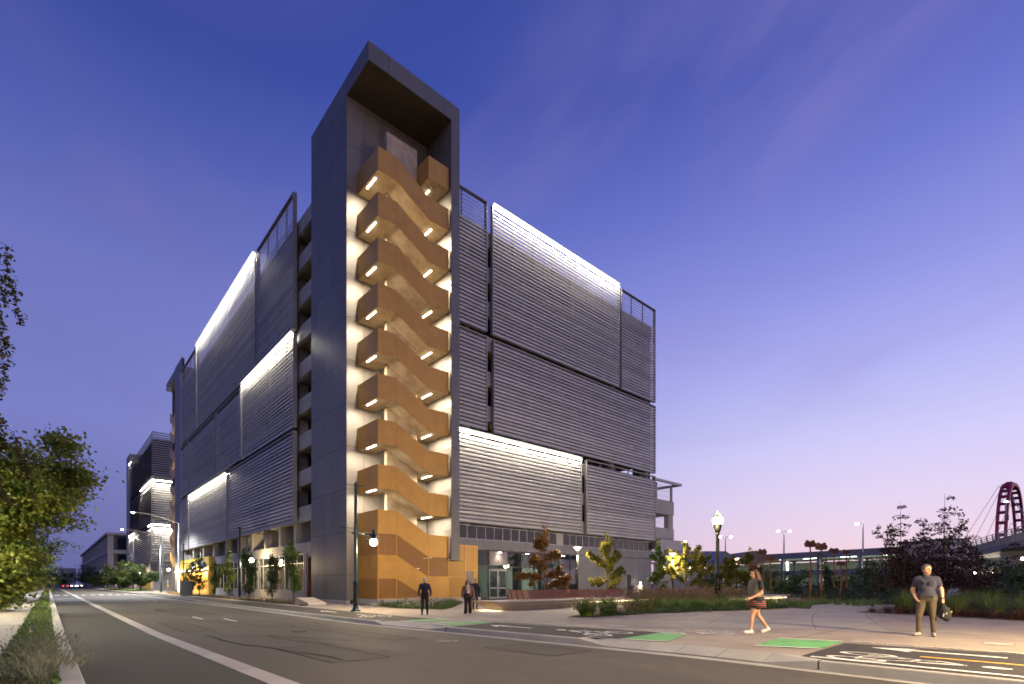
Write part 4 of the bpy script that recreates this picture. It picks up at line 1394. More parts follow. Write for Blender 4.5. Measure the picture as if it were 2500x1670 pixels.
plaza_lamp('flat topped plaza lamp at the end of the garage, left of the spreading tree', 1642, 1350)
plaza_lamp('lit flat topped plaza lamp to the right of the black post lamp', 1798, 1362)
plaza_lamp('unlit plaza lamp behind the spreading yellow-lit tree', 1722, 1370, lit=False)
plaza_lamp('unlit plaza lamp standing in front of the dark bushes', 1939, 1371, lit=False)

# twin-head lot lamps over the far garage
def lot_lamp(label, px, ytop, d, heads=(-1, 1), base=7.5):
    top = CAM_H + (1424 - ytop) / FOCAL * d
    q = gd(px, d)
    t = thing('lot_lamp', label, 'lot lamp', (q.x, q.y, base), YAW, 'lot lamps on the far garage roof')
    MB().tube([(0, 0, 0), (0, 0, top - base)], [.16, .10], 8).build('pole', M['steel'], t, local=True)
    for s in heads:
        MB().box(s * .3 - .1, s * 1.3 + .1, -.1, .1, top - base - .06, top - base + .06).build('lamp_arm', M['steel'], t, local=True)
        MB().lathe([(.14, -.16), (.30, -.04), (.30, .08), (.12, .14)], (s * 1.15, 0, top - base), 12).build('lamp_head', M['glow_far'], t, local=True, smooth=True)
lot_lamp('twin headed lot lamp nearest the louvred garage', 1659, 1322, 110)
lot_lamp('twin headed lot lamp just right of the black post lamp', 1771, 1311, 112)
lot_lamp('tallest twin headed lot lamp over the far garage', 1914, 1297, 105)
lot_lamp('single headed lot lamp left of the purple trees', 2107, 1279, 100, heads=(-1,))

# ------------------------------------------------------------------ benches
def hull(x0, x1, yf, yb, z, ov0, ov1):
    """concrete bench with raked ends and undercut sides"""
    b = MB()
    v = []
    for zz, inset, o in ((0, .42, 0), (z - .22, .10, .62), (z - .20, .16, .66), (z - .06, 0, .95), (z, .02, 1.0)):
        v.append([(x0 - ov0 * o, yf + inset, zz), (x1 + ov1 * o, yf + inset, zz), (x1 + ov1 * o, yb - inset, zz), (x0 - ov0 * o, yb - inset, zz)])
    vs = [q for r in v for q in r]
    fs = [(3, 2, 1, 0)]
    for i in range(4):
        for k in range(4):
            a = i * 4 + k; c = i * 4 + (k + 1) % 4
            fs.append((a, c, c + 4, a + 4))
    fs.append((16, 17, 18, 19))
    return b.add(vs, fs)
bn = thing('plaza_bench', 'long boat shaped concrete bench with red timber backrest and glowing edge', 'bench', (26, 22, 0))
hull(18.75, 32.6, 21.1, 23.2, .52, 1.0, .9).build('plinth', M['bench'], bn)
MB().box(24.8, 33.2, 21.085, 21.13, .28, .335).build('light_strip', M['led_soft'], bn)
o = area('bench_lamp', bn, (29, 20.98, .30), 8.4, 90, (1, .74, .42), (0, -.4, -1), sy=.05)
o = area('bench_lamp', bn, (18.1, 22.0, .2), .05, 26, (1, .74, .42), (0, 0, -1), sy=1.6)
rb = random.Random(8)
def backrest(xa, xb, yb_, m, n=6, rib=None):
    q = None
    for k in range(n):
        z0 = .58 + k * .088
        yy = yb_ + k * .035
        x = xa
        while x < xb - .05:
            e = min(xb, x + rb.uniform(1.6, 2.6))
            bb = MB().box(x + .006, e - .006, yy, yy + .035, z0, z0 + .078)
            if q is None:
                q = bb.build('backrest', m, bn)
            else:
                bb.build('board', m, q)
            x = e
    k = 0
    x = xa + .1
    while x < xb:
        MB().prism([(x, yb_ + .04, .5), (x, yb_ + .08, .5), (x, yb_ + .30, 1.1), (x, yb_ + .26, 1.1)], (.03, 0, 0)).build('strut', M['steel'], q)
        x += 2.4
    return q
backrest(21.3, 30.8, 22.1, M['wood'])
br2 = backrest(19.6, 21.15, 22.0, M['wood2'])
for x in (19.75, 20.2, 20.65):
    MB().prism([(x, 21.96, .55), (x, 22.0, .55), (x, 22.22, 1.12), (x, 22.18, 1.12)], (.09, 0, 0)).build('rib', M['frame_b'], br2)
sb = MB()
for k in range(5):
    MB().box(21.3, 30.6, 22.3 + k * .16, 22.44 + k * .16, .525, .56).build('seat_board', M['wood'], bn)
bn2 = thing('plaza_bench', 'farther concrete bench with glowing edge and pointed end beyond the black post lamp', 'bench', (40, 18, 0))
hull(33.5, 45.0, 16.6, 18.4, .55, .6, 1.6).build('plinth', M['bench'], bn2)
MB().box(35, 45.6, 16.585, 16.63, .30, .36).build('light_strip', M['led_soft'], bn2)
area('bench_lamp', bn2, (40.3, 16.48, .32), 10, 90, (1, .74, .42), (0, -.4, -1), sy=.05)

# ------------------------------------------------------------------ small street furniture
wz = thing('concrete_wedge', 'pale concrete wedge block ending the tree strip beside the stair tower', 'concrete block', (13.6, 35.8, 0))
MB().prism([(12.9, 34.6, 0), (12.9, 37.2, 0), (12.9, 37.2, .12), (12.9, 36.9, .50), (12.9, 34.8, .20)], (1.25, 0, 0)).build('block', M['bench'], wz, bevel=.03)
MB().box(12.6, 12.9, 34.7, 35.5, 0, .06).build('slot', M['dark'], wz)
p = gd(455, 62)
cab = thing('utility_cabinet', 'grey utility cabinet on the pavement by the yellow portal', 'cabinet', (p.x, p.y, 0))
MB().box(-.6, .6, -.35, .35, 0, 1.75).build('body', M['green_box'], cab, local=True, bevel=.02)
for k in range(5):
    MB().box(-.63, -.602, -.28, .28, .25 + k * .09, .30 + k * .09).build('vent_slat', M['dark'], cab, local=True)
MB().box(-.64, .64, -.39, .39, 1.751, 1.82).build('lid', M['green_box'], cab, local=True)
for lb, px, d in (('slim yellow-signed post at the side street corner', 410, 92), ('pale bollard near the far crossing', 283, 150), ('second pale bollard by the leafy bushes', 258, 165)):
    q = gd(px, d)
    t = thing('bollard', lb, 'bollard', (q.x, q.y, 0))
    MB().lathe([(.14, 0), (.14, 2.0 if d < 100 else 1.1), (.10, 2.1 if d < 100 else 1.2)], n=10).build('post', M['steel'], t, local=True, smooth=True)
    MB().box(-.16, .16, -.17, -.14, .8, 1.2).build('plate', M['yellow'] if d < 100 else M['white'], t, local=True)
# low bollard lights and a bin by the plaza wall
for i, (lb, px, py) in enumerate((('dark bollard light with white head left of the plaza lamp', 1387, 1452), ('short pale bollard light in front of the grey end wall', 1565, 1452))):
    q = gd(px, 41 if i == 0 else 44)
    t = thing('bollard_light', lb, 'bollard', (q.x, q.y, q.z))
    MB().lathe([(.10, 0), (.10, .75)], n=12).build('post', M['black'] if i == 0 else M['bench'], t, local=True)
    MB().lathe([(.09, .751), (.09, .98), (.10, 1.0)], n=12).build('head', M['white'], t, local=True)
q = gd(1556, 46)
eq = thing('wall_cabinet', 'small lit cabinet with a white panel against the grey end wall', 'cabinet', (51.6, 35.2, 0))
MB().box(-.5, .5, -.3, .3, 0, 1.3).build('body', M['white'], eq, local=True)
MB().box(-.12, .12, -.36, -.302, 1.45, 1.6).build('lamp', M['lampglow'], eq, local=True)
spot('cabinet_lamp', eq, (0, -.5, 1.5), 60, WARM, 130, .5, .05)
for k in range(3):
    xx = 43.6 + k * 1.2
    t = thing('bike_rack', ('hooped bike rack by the grey wall, nearest the shop front', 'middle hooped bike rack by the grey wall', 'hooped bike rack by the grey wall, nearest the louvre door')[k], 'bike rack', (xx, 33.6, 0), 0, 'bike racks by the end wall')
    MB().tube([(0, -.4, 0), (0, -.4, .7), (0, -.25, .88), (0, .25, .88), (0, .4, .7), (0, .4, 0)], .03, 8).build('hoop', M['steel'], t, local=True, smooth=True)

# leaf-shaped steel sculptures on posts
def sculpture(label, px, ytop, d, kind=0, s0=1.0):
    s0 *= .66; s = s0
    top = CAM_H + (1424 - ytop) / FOCAL * d
    q = gd(px, d)
    t = thing('leaf_sculpture', label, 'sculpture', (q.x, q.y, q.z), YAW, 'leaf sculptures on posts')
    H = top - q.z
    MB().tube([(0, 0, 0), (.03, 0, H * .5), (0, 0, H - .7 * s)], [.085, .065, .05], 8).build('post', M['rust'], t, local=True, smooth=True)
    pts = []
    n = 26
    for i in range(n + 1):
        a = math.radians(-20 + 220 * i / n)
        r = .66 * (1 - .46 * math.exp(-((math.degrees(a) - 90) / 20) ** 2)) * (1 + .06 * math.sin(9 * a + kind))
        sq = (1.0, .72, .6)[kind]; s = s0
        pts.append((r * math.cos(a) * s, -.03, H - .68 * s + (.1 + r * math.sin(a) * sq + .1) * s))
    pts = [(0, -.03, H - .78 * s)] + pts
    lf = MB().prism(list(reversed(pts)), (0, .06, 0)).build('leaf', M['rust'], t, local=True)
    for k in range(7):
        a = math.radians(25 + 130 * k / 6)
        MB().tube([(0, -.05, H - .72 * s), (.5 * math.cos(a) * s, -.05, H - .66 * s + .5 * math.sin(a) * (1.0, .72, .6)[kind] * s)], .016, 5).build('vein', M['rust'], lf, local=True)
    u = MB().lathe([(.10, 0), (.10, .12)], (.3, -.5, 0), 8).build('uplight', M['black'], t, local=True)
    spot('uplight_lamp', t, (.3, -.55, .15), 22, (1, .62, .34), 50, .5, .05, (-.09, .18, 1))
    return t
sculpture('small heart shaped leaf sculpture on a post left of the dark bushes', 1861, 1341, 47, 0, .95)
sculpture('flattened brown leaf sculpture on a post, lit pale from below', 1881, 1355, 45, 2, 1.0)
sculpture('tallest heart shaped leaf sculpture with a lit post', 1978, 1320, 41, 0, 1.05)
sculpture('heart shaped leaf sculpture just right of the tallest one', 2005, 1326, 39, 0, 1.05)
sculpture('dark leaf sculpture on a post in front of the round bush', 2036, 1336, 50, 1, 1.2)
sculpture('low spread leaf sculpture on a bright lit post', 2053, 1368, 37, 1, .8)
sculpture('slender leaf sculpture on a post right of the low spread one', 2066, 1340, 46, 1, .9)
sculpture('low brown leaf sculpture partly behind the walking woman', 1838, 1374, 44, 2, .9)

# ------------------------------------------------------------------ plants
def leaf_cloud(name, pts, size, tint, m, parent, rng, up=.35, aspect=.6, kind=None):
    """many small pointed leaf faces at the given points (local coordinates)"""
    pts = np.asarray(pts, dtype=np.float32)
    n = len(pts)
    nr = rng.normal(size=(n, 3)); nr[:, 2] += up * 2
    nr /= np.linalg.norm(nr, axis=1)[:, None]
    a = rng.normal(size=(n, 3))
    u = np.cross(nr, a); u /= np.linalg.norm(u, axis=1)[:, None]
    w = np.cross(nr, u)
    s = np.asarray(size) * rng.uniform(.7, 1.3, n)
    s = s[:, None]
    fold = nr * s * .15
    v = np.empty((n, 4, 3), np.float32)
    v[:, 0] = pts - u * s
    v[:, 1] = pts - w * s * aspect + fold
    v[:, 2] = pts + u * s
    v[:, 3] = pts + w * s * aspect + fold
    me = bpy.data.meshes.new(name)
    me.vertices.add(4 * n)
    me.vertices.foreach_set('co', v.reshape(-1))
    me.loops.add(4 * n)
    me.loops.foreach_set('vertex_index', np.arange(4 * n, dtype=np.int32))
    me.polygons.add(n)
    me.polygons.foreach_set('loop_start', np.arange(0, 4 * n, 4, dtype=np.int32))
    me.polygons.foreach_set('loop_total', np.full(n, 4, dtype=np.int32))
    me.update(calc_edges=True)
    at = me.attributes.new('tint', 'FLOAT', 'FACE')
    at.data.foreach_set('value', np.clip(tint, 0, 1).astype(np.float32))
    me.materials.append(m)
    return link(name, me, parent, (0, 0, 0), local=True, kind=kind)
LM = {
    'column': leafmat('leaf_hornbeam', (.045, .085, .02), (.16, .22, .05)),
    'ginkgo': leafmat('leaf_ginkgo', (.09, .11, .015), (.27, .23, .035)),
    'maple_red': leafmat('leaf_red_maple', (.12, .07, .018), (.25, .12, .032)),
    'maple': leafmat('leaf_sweetgum', (.07, .13, .02), (.22, .22, .04), .45),
    'birch': leafmat('leaf_birch', (.035, .045, .01), (.10, .09, .025)),
    'purple': leafmat('leaf_purple', (.016, .008, .011), (.045, .018, .022), .15),
    'dark': leafmat('leaf_dark', (.018, .036, .013), (.065, .10, .03), .2),
    'street': leafmat('leaf_street', (.035, .065, .018), (.11, .15, .045)),
    'grass': leafmat('grass_green', (.055, .12, .018), (.18, .28, .05), .25),
    'grass_dry': leafmat('grass_dry', (.20, .17, .08), (.36, .32, .18), .25),
    'plume': leafmat('grass_plume', (.22, .14, .10), (.38, .27, .20), .25),
    'grass_dk': leafmat('grass_dark', (.045, .075, .016), (.14, .18, .04), .2),
    'grass_br': leafmat('grass_brown', (.045, .02, .011), (.11, .05, .028), .2),
    'flower_p': leafmat('flower_pale_pink', (.45, .32, .36), (.75, .62, .66), .2),
    'flower_r': leafmat('flower_dark_red', (.22, .05, .06), (.34, .09, .09), .2),
    'flower_v': leafmat('flower_violet', (.25, .12, .24), (.42, .24, .40), .2),
    'grass_sil': leafmat('grass_silver', (.13, .15, .09), (.30, .32, .22), .25),
    'cover': leafmat('ground_cover_leaf', (.03, .07, .015), (.10, .16, .04), .25),
}
def limb(rng, p, d, length, r, n=6, wob=.18, up=.0):
    pts = [Vector(p)]
    dv = Vector(d).normalized()
    for i in range(n):
        dv = (dv + Vector(rng.normal(size=3)) * wob + Vector((0, 0, up))).normalized()
        pts.append(pts[-1] + dv * length / n)
    return pts, [r * (1 - .8 * i / n) for i in range(n + 1)]
def along(pts, k, rng, jit):
    pts = np.array([tuple(p) for p in pts])
    i = rng.uniform(0, len(pts) - 1.001, k)
    a = i.astype(int); f = (i - a)[:, None]
    return pts[a] * (1 - f) + pts[a + 1] * f + rng.normal(size=(k, 3)) * jit
def tree(label, loc, kind, h, w, seed, name='street_tree', group=None, n=None, leaf=None, trunk_h=None, lean=0, cat='tree', lm=None):
    rng = np.random.default_rng(seed)
    t = thing(name, label, cat, loc, 0, group)
    tr = MB()
    P = []
    br = MB()
    nb = 0
    if kind == 'column':
        th = h * .97
        tp = [(rng.normal() * .03 * i, rng.normal() * .03 * i, th * i / 8) for i in range(9)]
        tr.tube(tp, [.055 - .045 * i / 8 for i in range(9)], 7)
        for i in range(26):
            f = rng.uniform(.12, .97)
            a = rng.uniform(0, 2 * math.pi)
            rad = w * (.34 + .66 * math.sin(math.pi * min(1, (1 - f) * .80 + .05)) ** .8) * rng.uniform(.55, 1.12) * (.45 if f > .8 else 1)
            st = Vector(tp[int(f * 8)]) * 1.0
            st.z = f * th
            pts, rr_ = limb(rng, (st.x, st.y, st.z - .15), (math.cos(a), math.sin(a), 1.0), max(.15, rad * 1.15), .016, 4, .15, .12)
            br.tube(pts, rr_, 4, caps=False); nb += 1
            P.append(along(pts[1:], int(60 * max(.5, rad / .5)), rng, .085 + .05 * rad))
            P.append(np.array(tuple(pts[-1])) + rng.normal(size=(26, 3)) * (.10, .10, .15))
        lf = .075
        m = lm or LM['column']
    elif kind == 'ginkgo':
        th = h * .96
        tp = [(rng.normal() * .04, rng.normal() * .04, th * i / 8) for i in range(9)]
        tr.tube(tp, [.075 - .06 * i / 8 for i in range(9)], 7)
        P.append(along(tp[3:], 260, rng, .14))
        K = 9
        for i in range(K):
            f = .20 + .62 * i / (K - 1) + rng.uniform(-.03, .03)
            a = i * 2.4 + rng.uniform(-.4, .4)
            ln = w * (1.5 - 1.15 * f) * rng.uniform(.55, 1.35)
            pts, rr_ = limb(rng, (0, 0, f * th), (math.cos(a), math.sin(a), rng.uniform(-.1, .9)), ln, .03, 6, .2, .05)
            br.tube(pts, rr_, 5, caps=False); nb += 1
            P.append(along(pts[1:], int(330 * ln), rng, .10))
            for j in range(3):
                q = pts[2 + j * 1]
                b2, r2 = limb(rng, q, (math.cos(a + rng.uniform(-1, 1)), math.sin(a + rng.uniform(-1, 1)), rng.uniform(-.5, .4)), ln * .4, .015, 4, .2)
                P.append(along(b2, int(110 * ln), rng, .09))
        lf = .085
        m = lm or LM['ginkgo']
    elif kind == 'round':
        th = trunk_h or h * .35
        tp = [(lean * i / 5 + rng.normal() * .05, rng.normal() * .05, th * i / 5) for i in range(6)]
        r0 = .035 * h
        tr.tube(tp, [r0 * (1 - .5 * i / 5) for i in range(6)], 9)
        K = int(14 + 4 * w)
        zc = th + (h - th) * .42
        for i in range(K):
            f = i / K
            a = i * 2.4 + rng.uniform(-.3, .3)
            el = rng.uniform(-.32, 1.25)
            ln = (math.cos(el) * w + math.sin(el) * (h - th) * .86) * rng.uniform(.72, 1.08)
            st = Vector(tp[-1]) - Vector((0, 0, rng.uniform(0, .25) * th))
            pts, rr_ = limb(rng, st, (math.cos(a) * math.cos(el), math.sin(a) * math.cos(el), math.sin(el) + .1), ln, r0 * .35, 7, .13)
            br.tube(pts, rr_, 5, caps=False); nb += 1
            for j in range(2, 8):
                for q in range(3):
                    c = np.array(tuple(pts[j])) + rng.normal(size=3) * (.11 * w, .11 * w, .07 * w)
                    k = int((n or 9000) / (K * 18))
                    P.append(c + rng.normal(size=(k, 3)) * np.array([.085, .085, .05]) * w)
        lf = .10
        m = lm or LM['maple']
    elif kind == 'layer':
        tp = [(0, 0, 0), (.03, .02, h * .15)]
        tr.tube(tp, [.05, .045], 7)
        for s in range(9):
            a = s * 2.4 + rng.uniform(-.3, .3)
            hh = h * (1.0 if s == 0 else rng.uniform(.42, .92))
            sp = .02 if s == 0 else rng.uniform(.12, .6)
            pts, rr_ = limb(rng, (0, 0, h * .12), (math.cos(a) * sp, math.sin(a) * sp, 1), hh * .88, .035, 9, .05)
            br.tube(pts, rr_, 5, caps=False); nb += 1
            L = int(hh / .27)
            for j in range(3, L + 1):
                f = j / L
                i0 = min(8, int(f * 9)); q = pts[i0].lerp(pts[i0 + 1], f * 9 - i0) if f < 1 else pts[-1]
                spread = (w * .36 * (1.08 - f) ** .7 + .05) * rng.uniform(.35, 1.35)
                if rng.uniform() < .12: continue
                q = q + Vector((rng.normal() * spread * .5, rng.normal() * spread * .5, 0))
                k = int(22 + 80 * spread)
                ang = rng.uniform(0, 2 * math.pi, k); rad = spread * np.sqrt(rng.uniform(0, 1, k))
                P.append(np.stack([q.x + rad * np.cos(ang), q.y + rad * np.sin(ang), q.z + rng.normal(size=k) * .06 - rad * .25], 1))
        lf = .062
        m = lm or LM['purple']
    elif kind == 'weep':
        tp = [(0, 0, h * .95 * i / 6) for i in range(7)]
        tr.tube(tp, [.16 - .12 * i / 6 for i in range(7)], 8)
        for i in range(80):
            f = rng.uniform(.5, 1)
            a = rng.uniform(0, 2 * math.pi)
            st = (0, 0, f * h * .95)
            ln = w * rng.uniform(.5, 1.0)
            pts, rr_ = limb(rng, st, (math.cos(a), math.sin(a), .45), ln, .03, 6, .1, -.12)
            for j in (3, 4, 5, 6):
                dr, dd = limb(rng, pts[j], (math.cos(a) * .25, math.sin(a) * .25, -1), rng.uniform(.6, 2.6), .006, 6, .07)
                br.tube(dr, [.008] * 7, 3, caps=False)
                P.append(along(dr, 95, rng, .06))
            br.tube(pts, rr_, 4, caps=False); nb += 1
        lf = .062
        m = LM['birch']
    elif kind == 'bush':
        tr.tube([(0, 0, 0), (.02, .02, h * .4)], [.04, .02], 6)
        K = 40
        for i in range(K):
            a = rng.uniform(0, 2 * math.pi); el = math.asin(rng.uniform(.0, 1))
            rr0 = rng.uniform(.35, 1)
            c = np.array([w * rr0 * math.cos(a) * math.cos(el), w * rr0 * math.sin(a) * math.cos(el), h * (.12 + .80 * rr0 * math.sin(el))])
            k = int((n or 2400) / K)
            P.append(c + rng.normal(size=(k, 3)) * np.array([.14 * w, .14 * w, .10 * h]))
            br.tube([(0, 0, h * .1), tuple(c * .9)], [.02, .006], 3, caps=False); nb += 1
        lf = .09
        m = lm or LM['dark']
    P = np.concatenate(P)
    P = P[P[:, 2] > .12]
    lf = leaf or lf
    # tone by clump: nearby leaves share a tone
    tn = .5 + .22 * np.sin(P[:, 0] * 3.1 + seed) * np.sin(P[:, 1] * 2.7) + .18 * np.sin(P[:, 2] * 4.3 + seed) + rng.normal(size=len(P)) * .2
    trunk = tr.build('trunk', M['bark'], t, local=True, smooth=True)
    if nb:
        br.build('branches', M['bark'], t, local=True, smooth=True)
    leaf_cloud('crown', P, lf, tn, m, t, rng)
    return t

# row of columnar trees along the window wall
G1 = 'columnar trees along the window wall'
for i, (lb, y, h, w) in enumerate((('bushy columnar tree nearest the stair tower, next to the wedge block', 38.7, 4.9, .85), ('dark columnar tree with a bent tip, second from the stair tower', 43.7, 4.1, .62),
                               ('columnar tree just right of the teal lamp post, lit yellow-green', 50.0, 4.7, .85), ('pale lit columnar tree just left of the teal lamp post', 57.2, 4.9, .72),
                               ('short dark columnar tree between the lit one and the yellow portal', 62.6, 3.8, .66), ('tall columnar tree in front of the yellow portal', 70.4, 5.3, .9),
                               ('second columnar tree in front of the yellow portal', 74.4, 4.4, .85), ('thin columnar tree at the left edge of the yellow portal', 78.5, 3.6, .6))):
    tree(lb, (13.35, y, 0), 'column', h, w, 10 + i, 'columnar_tree', G1)
# plaza trees
tree('red-brown maple standing behind the timber bench', gd(1328, 35.6), 'ginkgo', 5.75, 1.75, 31, 'plaza_tree', lm=LM['maple_red'])
tree('yellow-green ginkgo to the right of the plaza lamp, in front of the grey wall', gd(1482, 38), 'ginkgo', 5.45, 1.85, 32, 'plaza_tree')
tree('narrow dark ginkgo at the corner of the garage', gd(1607, 42), 'ginkgo', 5.3, .95, 33, 'plaza_tree', lm=LM['column'])
tree('spreading yellow-lit ginkgo right of the garage corner', gd(1676, 46), 'ginkgo', 5.3, 2.3, 34, 'plaza_tree')
tree('yellow-lit ginkgo behind the black post lamp', gd(1772, 49), 'ginkgo', 4.7, 1.8, 35, 'plaza_tree')
tree('ginkgo with a bare tip left of the walking woman', gd(1830, 51), 'ginkgo', 5.2, 1.7, 36, 'plaza_tree')
# purple layered trees
tree('dark purple tree with tiered twigs behind the standing man', gd(2205, 27.5), 'layer', 5.4, 2.5, 41, 'purple_tree')
tree('tallest dark purple tree with a pointed top right of the man', gd(2308, 26.5), 'layer', 5.9, 2.6, 42, 'purple_tree')
tree('low dark purple tree leaning towards the footbridge', gd(2362, 29), 'layer', 4.4, 2.5, 43, 'purple_tree')
# dark bushes and trees in the park behind
for i, (lb, px, d, h, w) in enumerate((('dark round tree behind the ginkgo and post lamp', 1752, 66, 4.4, 2.8), ('dark round tree behind the walking woman', 1850, 64, 3.6, 2.4),
                                    ('broad dark tree in front of the lit far garage', 1925, 58, 4.0, 2.8), ('round dark tree among the leaf sculptures', 2035, 58, 4.5, 2.5),
                                    ('dark tree left of the purple trees', 2130, 48, 3.9, 2.4), ('dark green bush behind the standing man', 2190, 40, 3.6, 2.4),
                                    ('dark bush below the footbridge ramp', 2415, 40, 3.2, 2.2), ('ivy clad bush by the bridge column', 2490, 44, 3.4, 1.9),
                                    ('dark tree at the picture edge below the bridge', 2530, 36, 3.2, 1.8))):
    q = gd(px, d)
    tree(lb, q, 'round' if i < 5 else 'bush', h, w * .8 if i < 5 else w, 60 + i, 'park_tree' if i < 5 else 'park_bush', n=3400, leaf=.12, lm=LM['dark'], trunk_h=.7 if i < 5 else None, cat='tree' if i < 5 else 'bush')
# big street tree over the near pavement, weeping birch, trees down the street
tree('big spreading tree with reddening leaves overhanging the pavement behind the fence', (-4.0, 41.0, 0), 'round', 9.4, 6.0, 71, 'sweetgum_tree', n=150000, leaf=.125, trunk_h=3.0)
tree('weeping birch with hanging twigs at the upper left edge', (-3.3, 20.5, 0), 'weep', 11.4, 3.1, 72, 'birch_tree')
for i, (lb, x, y, h, w, k) in enumerate((('teal-lit street tree just past the big tree', -3.4, 62, 7.0, 3.2, 'street'), ('dark tall street tree beyond the fence', -3.5, 95, 11.0, 5.0, 'dark'),
                                     ('very dark street tree further down the fence', -4.0, 122, 12.0, 5.5, 'dark'), ('small far tree at the end of the fence', -6, 175, 11, 6, 'dark'),
                                     ('green leafy street tree left of the far forecourt', 12.6, 152, 7.2, 2.6, 'street'), ('wide leafy street tree lit by a globe lamp', 12.4, 143, 6.2, 2.6, 'street'),
                                     ('compact green tree in front of the farther garage corner', 13.2, 121, 6.4, 2.1, 'street'), ('far street tree below the low glass block', 12.5, 205, 7.5, 3.0, 'street'),
                                     ('far street tree at the street end', 12.5, 240, 8, 3.5, 'dark'), ('last street tree at the street end', 12.0, 290, 10, 4.5, 'dark'))):
    tree(lb, (x, y, 0), 'round', h, w, 80 + i, 'street_tree', n=5200, leaf=.17, lm=LM[k], trunk_h=h * .28)

# grasses: arching blades
def blades(mb, c, n, h, spread, rng, wd=.012, curl=.6, tip=None, seg=3):
    for i in range(n):
        a = rng.uniform(0, 2 * math.pi)
        r0 = rng.uniform(0, .25) * spread
        hh = h * rng.uniform(.55, 1.05)
        ou = rng.uniform(.05, 1.0) ** .8
        out = spread * ou
        hh *= 1.08 - .42 * ou
        bx, by = c[0] + r0 * math.cos(a), c[1] + r0 * math.sin(a)
        sx, sy = -math.sin(a) * wd, math.cos(a) * wd
        b0 = len(mb.v)
        tn = rng.uniform(0, 1)
        for k in range(seg + 1):
            f = k / seg
            o = out * f ** 1.7
            z = c[2] + hh * (f - curl * .45 * f ** 3)
            ww = 1 - f * .9
            mb.v.append((bx + o * math.cos(a) - sx * ww, by + o * math.sin(a) - sy * ww, z))
            mb.v.append((bx + o * math.cos(a) + sx * ww, by + o * math.sin(a) + sy * ww, z))
            if k:
                q = b0 + 2 * k
                mb.f.append((q - 2, q - 1, q + 1, q)); mb.m.append(0); mb.tint.append(tn)
        if tip is not None and rng.uniform() < tip:
            # feathery seed head
            ex, ey = bx + out * math.cos(a), by + out * math.sin(a)
            ez = c[2] + hh * (1 - curl * .45)
            for s in range(3):
                th = s * 1.05 + a
                ts = min(1.0, h)
                px_, py_ = math.cos(th) * .022 * ts, math.sin(th) * .022 * ts
                q = len(mb.v)
                dx_, dy_ = math.cos(a) * .10 * ts, math.sin(a) * .10 * ts
                mb.v += [(ex, ey, ez), (ex + dx_ * .5 + px_, ey + dy_ * .5 + py_, ez + .10 * ts), (ex + dx_, ey + dy_, ez + .17 * ts), (ex + dx_ * .5 - px_, ey + dy_ * .5 - py_, ez + .08 * ts)]
                mb.f.append((q, q + 1, q + 2, q + 3)); mb.m.append(1); mb.tint.append(rng.uniform(0, 1))
def inpoly(x, y, poly):
    c = False
    j = len(poly) - 1
    for i in range(len(poly)):
        if (poly[i][1] > y) != (poly[j][1] > y) and x < (poly[j][0] - poly[i][0]) * (y - poly[i][1]) / (poly[j][1] - poly[i][1]) + poly[i][0]:
            c = not c
        j = i
    return c
def grass_bed(label, poly, mats, seed, step_=.5, h=.8, spread=.5, nb=60, wd=.012, tip=None, name='grass_bed', jit=.2, prob=1, hvar=.3, base=0, curl=.6):
    rng = np.random.default_rng(seed)
    mb = MB()
    xs = [p[0] for p in poly]; ys = [p[1] for p in poly]
    x = min(xs)
    while x < max(xs):
        y = min(ys)
        while y < max(ys):
            cx, cy = x + rng.normal() * jit, y + rng.normal() * jit
            if inpoly(cx, cy, poly) and rng.uniform() < prob:
                hh = h * rng.uniform(1 - hvar, 1 + hvar)
                blades(mb, (cx, cy, gz(cy) + base), nb, hh, spread * hh / h, rng, wd, curl, tip)
            y += step_
        x += step_
    o = mb.build(name, mats, origin=(sum(xs) / len(xs), sum(ys) / len(ys), 0))
    return tag(o, label, 'grass', kind='stuff')
def cover(label, poly, m, seed, n, h, size, name='ground_cover', up=.6, cat='ground cover'):
    rng = np.random.default_rng(seed)
    xs = [p[0] for p in poly]; ys = [p[1] for p in poly]
    pts = []
    while len(pts) < n:
        x, y = rng.uniform(min(xs), max(xs)), rng.uniform(min(ys), max(ys))
        if inpoly(x, y, poly):
            hh = h * (.55 + .45 * math.sin(x * 3.3 + seed) * math.sin(y * 2.9 + 1.3))
            pts.append((x, y, gz(y) + abs(rng.normal()) * .5 * hh + .02))
    pts = np.array(pts)
    o = leaf_cloud(name, pts, size, rng.uniform(0, 1, n), m, None, rng, up)
    return tag(o, label, cat, kind='stuff')
def bed(name, poly, off=.012):
    return sheet(name, [poly], off, M['soil'], kind='structure')

# planting strip on the near pavement
def strip(y0, y1):
    return rect(-.68, .12, y0, y1)
grass_bed('silvery fine grass tufts spilling over the near kerb', rect(-.30, .10, 9.2, 15), [LM['grass_sil'], LM['grass_sil']], 201, .32, .40, .42, 170, .0028, .35, jit=.12, hvar=.35, prob=.75)
cover('low green leaves with brown seed heads in the near planting strip', strip(6.5, 40), LM['cover'], 202, 14000, .14, .024)
cover('rusty dead flower heads scattered in the near planting strip', rect(-.5, .05, 7.5, 14), LM['grass_br'], 203, 1500, .24, .014, cat='dead flowers')
grass_bed('long green grass tufts further along the near planting strip', rect(-.55, .05, 14.5, 34), [LM['grass'], LM['grass_dry']], 204, .42, .36, .30, 60, .007, .2, jit=.15, prob=.7)
grass_bed('low grass in the near planting strip far down the street', rect(-.6, .05, 34, 95), [LM['grass'], LM['grass_dry']], 205, .6, .30, .35, 34, .014, .2)
